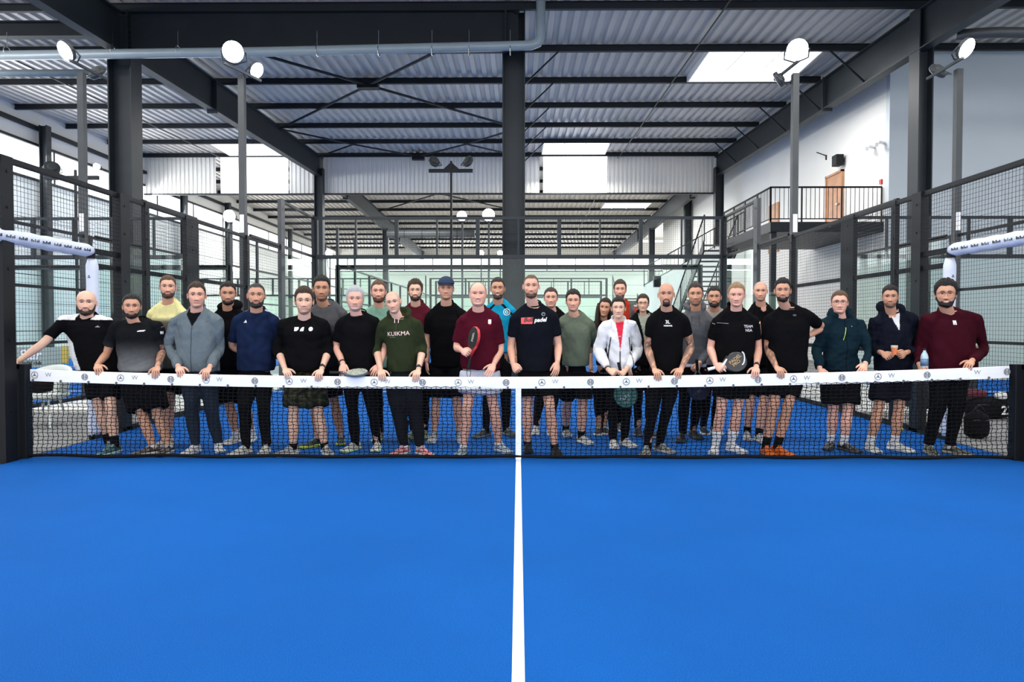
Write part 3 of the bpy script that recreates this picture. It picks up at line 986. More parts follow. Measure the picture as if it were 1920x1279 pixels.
# posts: flat black welded box posts
for (x0, x1, s, lb) in ((-5.32, -5.0, -1, ''), (4.975, 5.3, 1, '')):
    b = MB()
    b.box(min(x0, x1), max(x0, x1), NETY - .10, NETY + .10, 0, .012)
    xi = x1 if s < 0 else x0
    b.box(xi - .05, xi + .05, NETY - .05, NETY + .05, 0, .955)
    b.box(x0, x1, NETY - .05, NETY + .05, .90, .955)
    b.box(x0, x1, NETY - .02, NETY + .02, .60, .68)
    xo = x0 if s < 0 else x1
    b.box(xo - .04, xo + .04, NETY - .05, NETY + .05, 0, .93)
    p = rel(b.build('net_post', M['black'], net, bevel=.006), net)
    g = MB(); g.box(x0 + .04, x1 - .04, NETY - .035, NETY + .02, .70, .88).box(x0 + .04, x1 - .04, NETY - .045, NETY + .02, .08, .58)
    rel(g.build('post_infill', M['steel2'], p), net)
    g = MB(); g.bar(((x0 + x1) / 2, NETY - .09, .45), ((x0 + x1) / 2, NETY - .04, .45), .02, 10).bar(((x0 + x1) / 2 + .08, NETY - .07, .45), ((x0 + x1) / 2 - .02, NETY - .07, .45), .01, 8)
    rel(g.build('winch', M['chrome'], p), net)

# ================================================================== people
def lin(r, g, b):
    f = lambda c: (c / 255 / 12.92) if c / 255 <= 0.04045 else ((c / 255 + 0.055) / 1.055) ** 2.4
    return (f(r), f(g), f(b))
SKIN = mat('skin', (1, 1, 1), 0.5, 0, 60, 0.05, attr='Col', spec=0.35)
SKIN.node_tree.nodes['Principled BSDF'].inputs['Subsurface Weight'].default_value = 0.0
EYEW = mat('eye_white', (0.40, 0.37, 0.35), 0.25, 0, 30, .02)
EYEI = mat('dark_iris', (0.05, 0.028, 0.018), 0.15, 0, 30, .1)
CLOTH = mat('woven_cloth', (1, 1, 1), 0.9, 0, 25, 0.07, 0.35, 60, attr='Col', spec=0.04)
SHOEM = mat('shoe_mesh_fabric', (1, 1, 1), 0.6, 0, 60, 0.18, 0.5, 90, attr='Col', spec=0.3)
SOLE = mat('white_rubber_sole', (0.72, 0.72, 0.70), 0.6, 0, 30, .05)
HAIRM = mat('hair', (1, 1, 1), 0.6, 0, 120, 0.2, 0.7, 180, attr='Col', spec=0.35)
PRINTW = mat('white_print', (0.80, 0.80, 0.80), 0.7, 0, 30, .03)
PRINTR = mat('red_print', (0.75, 0.08, 0.09), 0.7, 0, 30, .03)
PRINTK = mat('black_print', (0.02, 0.02, 0.02), 0.7, 0, 30, .03)
PRINTP = mat('pink_white_print', (0.85, 0.62, 0.58), 0.7, 0, 30, .03)
PRINTG = mat('grey_print', (0.25, 0.26, 0.27), 0.7, 0, 30, .03)
PRINTY = mat('gold_print', (0.42, 0.27, 0.12), 0.5, 0, 30, .03)
GLASSES = mat('thin_glasses_frame', (0.05, 0.045, 0.045), 0.35, 0, 30, .05)
TEALP = mat('teal_green_racket_face', (0.012, 0.085, 0.075), 0.4, 0, 12, .35)

def set_cols(me, cols):
    at = me.color_attributes.new('Col', 'FLOAT_COLOR', 'POINT')
    a = np.ones((len(me.vertices), 4), dtype=np.float32)
    a[:, :3] = cols
    at.data.foreach_set('color', a.ravel())

def coords(me):
    a = np.empty(len(me.vertices) * 3, dtype=np.float32)
    me.vertices.foreach_get('co', a)
    return a.reshape(-1, 3)

def voxelize(mb, size=0.014, sm=6, name='cloth'):
    me = mb.mesh('tmp')
    o = bpy.data.objects.new('tmp', me)
    COL.objects.link(o)
    m = o.modifiers.new('r', 'REMESH'); m.mode = 'VOXEL'; m.voxel_size = size; m.use_smooth_shade = True
    s = o.modifiers.new('s', 'SMOOTH'); s.factor = 0.5; s.iterations = sm
    dg = bpy.context.evaluated_depsgraph_get()
    out = bpy.data.meshes.new_from_object(o.evaluated_get(dg))
    bpy.data.objects.remove(o)
    bpy.data.meshes.remove(me)
    out.name = name
    return out

def folds(me, amp, seed, k=9.0):
    co = coords(me)
    n = np.empty(len(me.vertices) * 3, dtype=np.float32)
    me.vertices.foreach_get('normal', n)
    n = n.reshape(-1, 3)
    rng = np.random.RandomState(seed)
    d = np.zeros(len(co))
    for i in range(7):
        v = rng.normal(size=3) * np.array([1, 1, .75])
        v = v / np.linalg.norm(v) * k * (1 + .55 * i)
        ph = rng.uniform(0, 6.28)
        w = rng.normal(size=3) * 5
        d += np.sin(co @ v * 1.0 + 1.3 * np.sin(co @ w + ph)) ** 3 / (1 + .25 * i)
    co2 = co + n * (d * amp)[:, None]
    me.vertices.foreach_set('co', co2.astype(np.float32).ravel())
    me.update()

# ---------------------------------------------------------------- head
ZS = np.concatenate([np.linspace(-0.235, -0.135, 14)[:-1], np.linspace(-0.135, 0.032, 56)[:-1], 0.02 + 0.095 * np.sin(np.linspace(math.asin(.012 / .095), math.pi / 2 - 0.02, 22))])
NA = 84
_u = np.linspace(-1, 1, NA, endpoint=False)
AZ = math.pi * (0.62 * _u + 0.38 * _u ** 3)
def tab(pts):
    z = np.array([p[0] for p in pts]); v = np.array([p[1] for p in pts])
    g = np.arange(-0.26, 0.13, 0.001)
    y = np.interp(g, z, v)
    k = np.exp(-0.5 * (np.arange(-12, 13) / 4.0) ** 2); k /= k.sum()
    yp = np.pad(y, 12, mode='edge')
    return g, np.convolve(yp, k, 'valid')
T_F = tab([(-.24, 0), (-.134, 0), (-.128, .05), (-.120, .076), (-.110, .088), (-.098, .092), (-.085, .087), (-.07, .091), (-.05, .090), (-.03, .089), (0, .088), (.018, .093), (.04, .093), (.12, .09)])
T_B = tab([(-.24, 0), (-.12, .0), (-.10, .05), (-.07, .075), (-.03, .092), (0, .100), (.04, .104), (.12, .104)])
T_W = tab([(-.24, 0), (-.132, .0), (-.124, .026), (-.112, .040), (-.095, .052), (-.075, .060), (-.05, .066), (-.02, .072), (.01, .075), (.04, .077), (.12, .077)])
NKW = tab([(-.24, .054), (-.21, .058), (-.17, .060), (-.12, .0575), (-.06, .052), (-.03, .03), (0, 0), (.12, 0)])
NKF = tab([(-.24, .036), (-.20, .040), (-.15, .042), (-.11, .035), (-.07, .0), (.12, 0)])
NKB = tab([(-.24, .055), (-.19, .068), (-.13, .074), (-.06, .078), (-.02, .06), (0.02, 0), (.12, 0)])
def lk(t, z):
    return np.interp(z, t[0], t[1])
def gs(v, s):
    return np.exp(-0.5 * (v / s) ** 2)
def head_r(a, z, P):
    jaw = P.get('jaw', 1.0); fat = P.get('fat', 1.0); smile = P.get('smile', 0.3)
    crown = z > 0.02
    zt = np.clip((z - 0.02) / 0.0952, 0, 1)
    e = np.where(crown, np.maximum(1 - zt ** 2.25, 1e-4) ** 0.5, 1.0)
    jf = np.clip((0.0 - z) / 0.09, 0, 1)
    w = lk(T_W, z) * e * (1 + (jaw - 1) * jf) * fat
    f = lk(T_F, z) * e
    b = lk(T_B, z) * e
    ca, sa = np.cos(a), np.abs(np.sin(a))
    y = np.where(ca > 0, f, b) + 1e-5
    w = w + 1e-5
    n = np.where(ca > 0, 2.25 - 0.15 * jf, 2.1)
    rf = 1.0 / ((sa / w) ** n + (np.abs(ca) / y) ** n) ** (1 / n)
    nm = P.get('neck', 1.0)
    nw = lk(NKW, z) * nm + 1e-5; nf = lk(NKF, z) * nm + 1e-5; nb = lk(NKB, z) * (.5 + .5 * nm) + 1e-5
    yn = np.where(ca > 0, nf, nb)
    rn = 1.0 / ((sa / nw) ** 2 + (np.abs(ca) / yn) ** 2) ** .5
    k = 0.008
    h = np.clip(0.5 + 0.5 * (rf - rn) / k, 0, 1)
    r = rn * (1 - h) + rf * h + k * h * (1 - h)
    x = r * np.sin(a)
    fr = np.clip(ca, 0, 1)
    ax = np.abs(x)
    nl = P.get('nose', 1.0)
    # nose bridge, tip, wings
    ridge = np.interp(z, [-.062, -.056, -.050, -.043, -.034, -.015, .002, .016], [0, .006, .018, .023, .019, .011, .005, .0])
    sx = np.interp(z, [-.06, -.045, -.03, 0], [.012, .0115, .009, .008])
    d = nl * ridge * gs(x, sx)
    d += .007 * gs(ax - .0145, .0055) * gs(z + .047, .007)
    # sockets, brow, cheekbones
    d -= .0105 * gs(ax - .031, .0135) * gs(z - .001, .0095)
    d -= .004 * gs(ax - .016, .006) * gs(z - .002, .009)
    d += .0035 * gs(ax - .028, .018) * gs(z - .021, .0065)
    d += .0045 * gs(ax - .043, .014) * gs(z + .032, .014) * (1 + smile)
    d -= .0030 * gs(ax - .034, .008) * gs(z + .066, .013) * (1 - .4 * fat)
    # mouth
    mz = -.0725 + smile * .010 * (ax / .028) ** 2
    mw = .020 + .004 * smile
    lip = np.clip(1 - (ax / (mw + .006)) ** 2, 0, 1) ** .5
    d += .0048 * gs(z - mz - .0050 * lip, .0012 + .0030 * lip) * lip + .0055 * gs(z - mz + .0060 * lip, .0012 + .0036 * lip) * lip
    d -= .0045 * gs(z - mz, .0017) * lip
    d -= .0025 * gs(ax - mw - .006, .004) * gs(z - mz, .007)
    d -= .003 * gs(x, .02) * gs(z + .0885, .005)
    d += .004 * gs(x, .014) * gs(z + .103, .008)
    d -= .0018 * gs(x, .0035) * gs(z + .061, .004)
    return r + d * fr, mz, mw, lip

def fsmooth(v, a, b):
    t = np.clip((v - a) / (b - a), 0, 1)
    return t * t * (3 - 2 * t)

def hairline(a, P):
    aa = np.abs(a)
    rec = P.get('recede', 0.0)
    base = np.interp(aa, [0, .45, .75, .95, 1.15, 1.32, 1.5, 1.62, 1.75, 2.1, 3.15],
                     [.068 + rec * .03, .070 + rec * .04, .060 + rec * .03, .035, .015, -.022, -.022, .01, -.045, -.085, -.095])
    return base

def beard_mask(a, z, x, mz, mw, P):
    aa = np.abs(a)
    ax = np.abs(x)
    top = np.interp(ax, [0, .012, .028, .036, .045, .055, .066, .075], [-.0545, -.055, -.059, -.066, -.070, -.062, -.040, -.012])
    m = fsmooth(top - z, -.003, .010)
    bot = np.interp(ax, [0, .04, .08], [-.132, -.118, -.085])
    m = m * fsmooth(z - bot, -.002, .012)
    m = m * (1 - fsmooth(aa, 1.30, 1.48))
    # lips stay free
    lipz = np.abs(z - mz + .0008)
    inl = 1 - fsmooth((ax / (mw + .008)) ** 2 + (lipz / .0135) ** 2, .75, 1.15)
    m = m * (1 - inl)
    kind = P.get('beard')
    if kind == 'goatee':
        m = m * (1 - fsmooth(ax, .030, .038))
    if kind == 'chin':
        m = m * (1 - fsmooth(ax, .022, .032)) * fsmooth(-z, .082, .09)
    return m

def make_head(P, rnd):
    """returns verts (world-ish head local), faces, colours and the grids for hair and beard"""
    A, Z = np.meshgrid(AZ, ZS)
    r, mz, mw, lip = head_r(A, Z, P)
    x = r * np.sin(A); y = r * np.cos(A)
    neckback = np.clip((-.10 - Z) / .13, 0, 1)
    y = y - neckback * 0.022
    skin = np.array(P['skin'])
    hc = np.array(P.get('haircol', (.03, .02, .015)))
    bc = np.array(P.get('beardcol', P.get('haircol', (.03, .02, .015))))
    ax = np.abs(x)
    front = np.clip(np.cos(A), 0, 1)
    C = np.ones(x.shape + (3,)) * skin
    def blend(mask, col):
        nonlocal C
        mk = np.clip(mask, 0, 1)[..., None]
        C = C * (1 - mk) + np.array(col) * mk
    pink = skin * np.array([1.02, .78, .74])
    blend(.40 * gs(ax - .040, .016) * gs(Z + .034, .016) * front, pink)
    blend(.45 * gs(x, .012) * gs(Z + .044, .010) * front, pink)
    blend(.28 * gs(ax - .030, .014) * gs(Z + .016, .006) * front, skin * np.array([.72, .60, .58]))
    blend(.50 * gs(ax - .029, .015) * gs(Z - .008, .007) * front, skin * np.array([.5, .40, .36]))  # shade of brow and lashes around the eyes, painted into the skin
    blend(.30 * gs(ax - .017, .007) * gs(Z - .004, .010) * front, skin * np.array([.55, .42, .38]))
    lipcol = skin * np.array([.80, .50, .50])
    lm = gs(Z - mz + .0005, .0018 + .0052 * lip) * (lip > .05) * front
    blend(.8 * fsmooth(lm, .35, .75), lipcol)
    blend(.75 * lip * gs(Z - mz, .0016) * front, skin * .18)
    if P.get('teeth'):
        blend(.9 * (1 - fsmooth(ax, mw * .62, mw * .8)) * gs(Z - mz, .0030) * front, (.72, .70, .66))
    blend(.8 * gs(ax - .0075, .0028) * gs(Z + .0535, .0022) * front, skin * .15)
    # eyelid crease and lashes
    blend(.75 * gs(Z - .0075 + .25 * np.abs(ax - .031) ** 1.0 * .9, .0016) * (1 - fsmooth(np.abs(ax - .031), .012, .017)) * front, hc * .5 + skin * .08)
    # brows
    bz = .0205 + .003 * np.sin((ax - .012) / .036 * math.pi) - np.clip(ax - .035, 0, 1) * .30
    bw = P.get('brow', .0034)
    bm = (1 - fsmooth(np.abs(Z - bz), bw, bw + .0022)) * fsmooth(ax, .011, .015) * (1 - fsmooth(ax, .041, .049)) * front
    blend(P.get('browamt', .88) * bm, np.array(P.get('browcol', hc)) * .8)
    # beard stubble and scalp stubble
    bmask = beard_mask(A, Z, x, mz, mw, P)
    st = P.get('stubble', 0.0)
    if P.get('beard'):
        st = max(st, .85)
    blend(st * bmask, bc * .9 + skin * .06)
    hl = hairline(A, P)
    hm = fsmooth(Z - hl, -.004, .010)
    sc = P.get('scalp', .0)
    if P.get('hair', 'bald') not in ('bald',):
        sc = max(sc, .85)
    blend(sc * hm, hc)
    nz, na = x.shape
    V = np.stack([x, y, Z], -1).reshape(-1, 3)
    idx = lambda i, j: i * na + (j % na)
    F = [(idx(i, j), idx(i, j + 1), idx(i + 1, j + 1), idx(i + 1, j)) for i in range(nz - 1) for j in range(na)]
    V = np.vstack([V, [[0, 0, 0.1152]]])
    top = len(V) - 1
    F += [(idx(nz - 1, j), idx(nz - 1, j + 1), top) for j in range(na)]
    CC = np.vstack([C.reshape(-1, 3), [C[-1, 0]]])
    return V, F, CC, (A, Z, x, y, r, hl, bmask)

def ear(side, skin):
    V, F = [], []
    nr, nt = 6, 14
    for i in range(nr + 1):
        q = i / nr
        for k in range(nt):
            t = 2 * math.pi * k / nt
            shape = 1 - .18 * max(0, -math.sin(t)) 
            rr = math.sin(q * math.pi)
            ly = math.cos(t) * .0165 * rr * shape
            lz = math.sin(t) * .031 * rr
            lx = -math.cos(q * math.pi) * .0055
            if q > .5:
                lx -= .006 * gs((rr - .45), .25) * (1 if rr < .8 else 0)
            # turn outwards
            an = .45
            X = lx * math.cos(an) + ly * -math.sin(an)
            Y = -lx * math.sin(an) * 1 + ly * math.cos(an)
            V.append((side * (.0775 + X * 1 + .004), Y - .008, lz - .008 + (0)))
    for i in range(nr):
        for k in range(nt):
            f = (i * nt + k, i * nt + (k + 1) % nt, (i + 1) * nt + (k + 1) % nt, (i + 1) * nt + k)
            F.append(f if side < 0 else f[::-1])
    return V, F

def shell(grid, thick, keep, P):
    """offset shell over the head grid: outer skin where thick>keep, closed by dipping under the scalp"""
    A, Z, x, y, r, hl, bm = grid
    nz, na = x.shape
    # outward direction: radial, tilting up towards the crown
    upn = np.clip((Z - .02) / .095, 0, 1) ** 1.5
    dx, dy, dz = np.sin(A) * (1 - upn * .75), np.cos(A) * (1 - upn * .75), upn
    dn = np.clip((-.085 - Z) / .03, 0, 1) * .6
    dz = dz - dn
    L = np.sqrt(dx ** 2 + dy ** 2 + dz ** 2)
    X, Y, ZZ = x + dx / L * thick, y + dy / L * thick, Z + dz / L * thick
    V = np.stack([X, Y, ZZ], -1).reshape(-1, 3)
    V = np.vstack([V, [[0, 0, 0.1152 + thick[-1].mean()]]])
    ok = (thick > keep).reshape(-1)
    idx = lambda i, j: i * na + (j % na)
    F = []
    for i in range(nz - 1):
        for j in range(na):
            q = (idx(i, j), idx(i, j + 1), idx(i + 1, j + 1), idx(i + 1, j))
            if ok[list(q)].any():
                F.append(q)
    if ok[idx(nz - 1, 0)]:
        F += [(idx(nz - 1, j), idx(nz - 1, j + 1), len(V) - 1) for j in range(na)]
    used = sorted({k for f in F for k in f})
    mp = {k: n for n, k in enumerate(used)}
    return V[used], [tuple(mp[k] for k in f) for f in F]

def arr_mesh(name, V, F, cols=None):
    me = bpy.data.meshes.new(name)
    me.from_pydata([tuple(map(float, v)) for v in V], [], F)
    if cols is not None:
        set_cols(me, cols)
    me.update()
    return me

# ---------------------------------------------------------------- limbs
def curve_pts(pts, n=4):
    """Catmull-Rom through joints"""
    P = [Vector(p) for p in pts]
    out = []
    for i in range(len(P) - 1):
        p0 = P[max(i - 1, 0)]; p1 = P[i]; p2 = P[i + 1]; p3 = P[min(i + 2, len(P) - 1)]
        for k in range(n):
            t = k / n
            out.append(0.5 * ((2 * p1) + (p2 - p0) * t + (2 * p0 - 5 * p1 + 4 * p2 - p3) * t * t + (3 * p1 - p0 - 3 * p2 + p3) * t ** 3))
    out.append(P[-1])
    return out
def limb(mb, a, b, c, ra, n=12):
    """two-bone limb a-b-c; ra = radii at 0,.25,.5(joint)..1 as list of (t, r)"""
    a, b, c = Vector(a), Vector(b), Vector(c)
    pts, rs = [], []
    K = 18
    for i in range(K + 1):
        t = i / K * 2
        if t <= 1:
            p = a.lerp(b, t)
        else:
            p = b.lerp(c, t - 1)
        # round the joint
        w = max(0, 1 - abs(t - 1) / .22)
        if w > 0:
            m = (a.lerp(b, 1 - .22) + b.lerp(c, .22)) / 2
            p = p.lerp(m, w * w * .35)
        pts.append(p)
        rs.append(float(np.interp(t, [q[0] for q in ra], [q[1] for q in ra])))
    mb.tube(pts, rs, n)

def finger(mb, base, d, n, L, r, curl):
    """three phalanges bending from direction d towards -n"""
    p = Vector(base)
    pts = [p - d * .012, p]
    rs = [r * 1.02, r * 1.08]
    ang = 0
    for k, f in enumerate((.45, .30, .25)):
        ang += curl[k]
        dd = d * math.cos(ang) - n * math.sin(ang)
        mid = p + dd * L * f * .5
        p = p + dd * L * f
        pts += [mid, p]
        rs += [r * (1.0 - .06 * k), r * (1.0 - .10 * (k + 1)) if k < 2 else r * .55]
    mb.tube(pts, rs, 7)

def hand(mb, wrist, d, n, side, pose, s=1.0):
    """palm, four unequal fingers and a thumb. d: wrist to knuckles, n: back of the hand, side: +1 thumb on +cross side"""
    d = Vector(d).normalized(); n = (Vector(n) - d * Vector(n).dot(d)).normalized()
    t = d.cross(n) * side
    wrist = Vector(wrist)
    secs = [(-.012, .024, .018), (.010, .027, .017), (.035, .037, .0155), (.062, .041, .0150), (.083, .040, .0125), (.092, .034, .0095)]
    vs, fs = [], []
    N = 12
    for (l, w, h) in secs:
        for k in range(N):
            a = 2 * math.pi * k / N
            vs.append(wrist + d * l * s + t * math.cos(a) * w * s + n * math.sin(a) * h * s)
    for i in range(len(secs) - 1):
        for k in range(N):
            fs.append((i * N + k, i * N + (k + 1) % N, (i + 1) * N + (k + 1) % N, (i + 1) * N + k))
    fs += [tuple(range(N - 1, -1, -1)), tuple(range((len(secs) - 1) * N, len(secs) * N))]
    mb.add(vs, fs)
    curls = {'tape': (.80, .50, .15), 'grip': (1.35, 1.45, .9), 'fist': (1.3, 1.5, 1.0), 'relaxed': (.35, .4, .3), 'flat': (.12, .1, .06), 'hip': (.3, .3, .2)}[pose]
    for k, (off, L, r) in enumerate(((.030, .072, .0088), (.0105, .080, .0092), (-.0095, .074, .0088), (-.029, .058, .0078))):
        c = tuple(q * (1 + .06 * (k - 1.5)) for q in curls)
        spread = (off / .03) * (.10 if pose in ('flat', 'relaxed', 'tape') else .02)
        dd = (d + t * spread).normalized()
        finger(mb, wrist + d * .086 * s + t * off * s, dd, n, L * s, r * s, c)
    # thumb leaves the side of the palm near its base
    tb = wrist + d * .022 * s + t * .030 * s - n * .004 * s
    ta = {'tape': .75, 'grip': .5, 'fist': .45, 'relaxed': .5, 'flat': .7, 'hip': .8}[pose]
    td = (d * math.cos(ta) + t * math.sin(ta)).normalized()
    inw = -n if pose in ('grip', 'fist', 'tape') else (-n * .4)
    p1 = tb + td * .038 * s
    td2 = (td * .75 + inw * .45 - (t * .35 if pose in ('fist', 'grip') else t * .05) + d * .2).normalized()
    p2 = p1 + td2 * .030 * s
    p3 = p2 + (td2 * .9 - t * .2).normalized() * .024 * s
    mb.tube([tb - td * .01, tb + td * .012, p1, p2, p3], [.013 * s, .0135 * s, .0105 * s, .0095 * s, .006 * s], 7)

def ring_loft(mb, rings, N=20, p=2.3):
    """rings: (centre, halfwidth, halfdepth, yaw) stacked; superellipse sections"""
    vs, fs = [], []
    for (c, a, b, yaw, *tl) in rings:
        tl = tl[0] if tl else 0.0
        for k in range(N):
            t = 2 * math.pi * k / N
            ct, s_ = math.cos(t), math.sin(t)
            lx = a * math.copysign(abs(ct) ** (2 / p), ct)
            ly = b * math.copysign(abs(s_) ** (2 / p), s_)
            vs.append((c[0] + lx * math.cos(yaw) - ly * math.sin(yaw), c[1] + lx * math.sin(yaw) + ly * math.cos(yaw), c[2] + tl * ly / b))
    for i in range(len(rings) - 1):
        for k in range(N):
            fs.append((i * N + k, i * N + (k + 1) % N, (i + 1) * N + (k + 1) % N, (i + 1) * N + k))
    fs += [tuple(range(N - 1, -1, -1)), tuple(range((len(rings) - 1) * N, len(rings) * N))]
    mb.add(vs, fs)

# ---------------------------------------------------------------- shoes
def shoe(parent, ankle, yaw, col, sole_col=None, L=.30, laces=(.7, .7, .7), accent=None, lift=0.0):
    """a sports shoe: upper with collar and tongue, sole, laces"""
    fx, fy = math.sin(yaw), -math.cos(yaw)   # toe direction
    sxv, syv = math.cos(yaw), math.sin(yaw)
    def P(t, u, z):
        l = (t - .22) * L
        return (ankle[0] + fx * l + sxv * u, ankle[1] + fy * l + syv * u, z + lift * max(0, .6 - t))
    N = 14
    secs = [(0.0, .020, .075, .030), (.03, .031, .092, .028), (.12, .036, .100, .028), (.26, .037, .103, .028), (.36, .039, .098, .028), (.48, .042, .082, .028), (.62, .047, .066, .027), (.78, .050, .055, .026), (.90, .043, .046, .026), (.97, .028, .036, .026), (1.0, .010, .030, .026)]
    vs, fs = [], []
    for (t, w, h, z0) in secs:
        for k in range(N):
            a = math.pi * k / (N - 1)
            u = -math.cos(a) * w * (1 - .18 * max(0.0, math.sin(a)) ** 3)
            z = z0 - .004 + (h - z0) * max(0.0, math.sin(a)) ** .8
            vs.append(P(t, u, z))
    for i in range(len(secs) - 1):
        for k in range(N - 1):
            fs.append((i * N + k, i * N + k + 1, (i + 1) * N + k + 1, (i + 1) * N + k))
        fs.append((i * N + N - 1, i * N, (i + 1) * N, (i + 1) * N + N - 1))
    fs += [tuple(range(N)), tuple(range(len(secs) * N - 1, (len(secs) - 1) * N - 1, -1))]
    me = MB().add(vs, fs).mesh('upper')
    co = np.array(vs)
    cols = np.ones((len(vs), 3)) * np.array(col)
    if accent is not None:
        i = np.arange(len(vs)); ti = i // N; ki = i % N
        m = ((ti + ki) % 4 == 0) & (ki > 1) & (ki < N - 2)
        cols[m] = accent
    set_cols(me, cols)
    up = rel(link('shoe', me, SHOEM, parent, smooth=True))
    vs, fs = [], []
    for (t, w) in ((0, .022), (.03, .034), (.15, .040), (.35, .040), (.5, .043), (.65, .050), (.8, .053), (.92, .044), (.98, .028), (1.01, .012)):
        toe = .010 * max(0, (t - .8) / .2) ** 2
        for (u, z) in ((-w, toe + .0), (-w * 1.04, .015 + toe), (-w * .98, .030), (w * .98, .030), (w * 1.04, .015 + toe), (w, toe + .0)):
            vs.append(P(t, u, z + .001))
    k6 = 6
    n = len(vs) // k6
    for i in range(n - 1):
        for k in range(k6):
            fs.append((i * k6 + k, i * k6 + (k + 1) % k6, (i + 1) * k6 + (k + 1) % k6, (i + 1) * k6 + k))
    fs += [tuple(range(k6)), tuple(range(n * k6 - 1, (n - 1) * k6 - 1, -1))]
    me = MB().add(vs, fs).mesh('sole')
    set_cols(me, np.ones((len(vs), 3)) * np.array(sole_col if sole_col is not None else (.70, .70, .68)))
    rel(link('sole', me, SHOEM, up, smooth=True))
    b = MB()
    for i in range(5):
        t = .36 + i * .055
        h = .100 - i * .0105
        b.bar(P(t, -.020, h - .004), P(t + .012, .020, h - .004), .0035, 4)
    me = b.mesh('laces'); set_cols(me, np.ones((len(me.vertices), 3)) * np.array(laces))
    rel(link('laces', me, SHOEM, up))

# ---------------------------------------------------------------- a person
PEOPLE = {}
def shirt_print(shirt_bvh, me, X, Z, Y0, material, parent, name='print', rotz=0, off=.005):
    bm_ = bmesh.new(); bm_.from_mesh(me)
    bmesh.ops.triangulate(bm_, faces=bm_.faces)
    for _ in range(3):
        ed = [e for e in bm_.edges if e.calc_length() > .014]
        if ed:
            bmesh.ops.subdivide_edges(bm_, edges=ed, cuts=1)
    bmesh.ops.triangulate(bm_, faces=bm_.faces)
    bm_.to_mesh(me); bm_.free()
    c, s = math.cos(rotz), math.sin(rotz)
    for v in me.vertices:
        x = X + v.co.x * c - v.co.y * s; z = Z + v.co.x * s + v.co.y * c
        hit = shirt_bvh.ray_cast(Vector((x, Y0 - 1.0, z)), Vector((0, 1, 0)))
        y = hit[0].y - off if hit[0] is not None else Y0 - .12
        v.co = (x, y, z)
    me.update()
    return rel(link(name, me, material, parent))

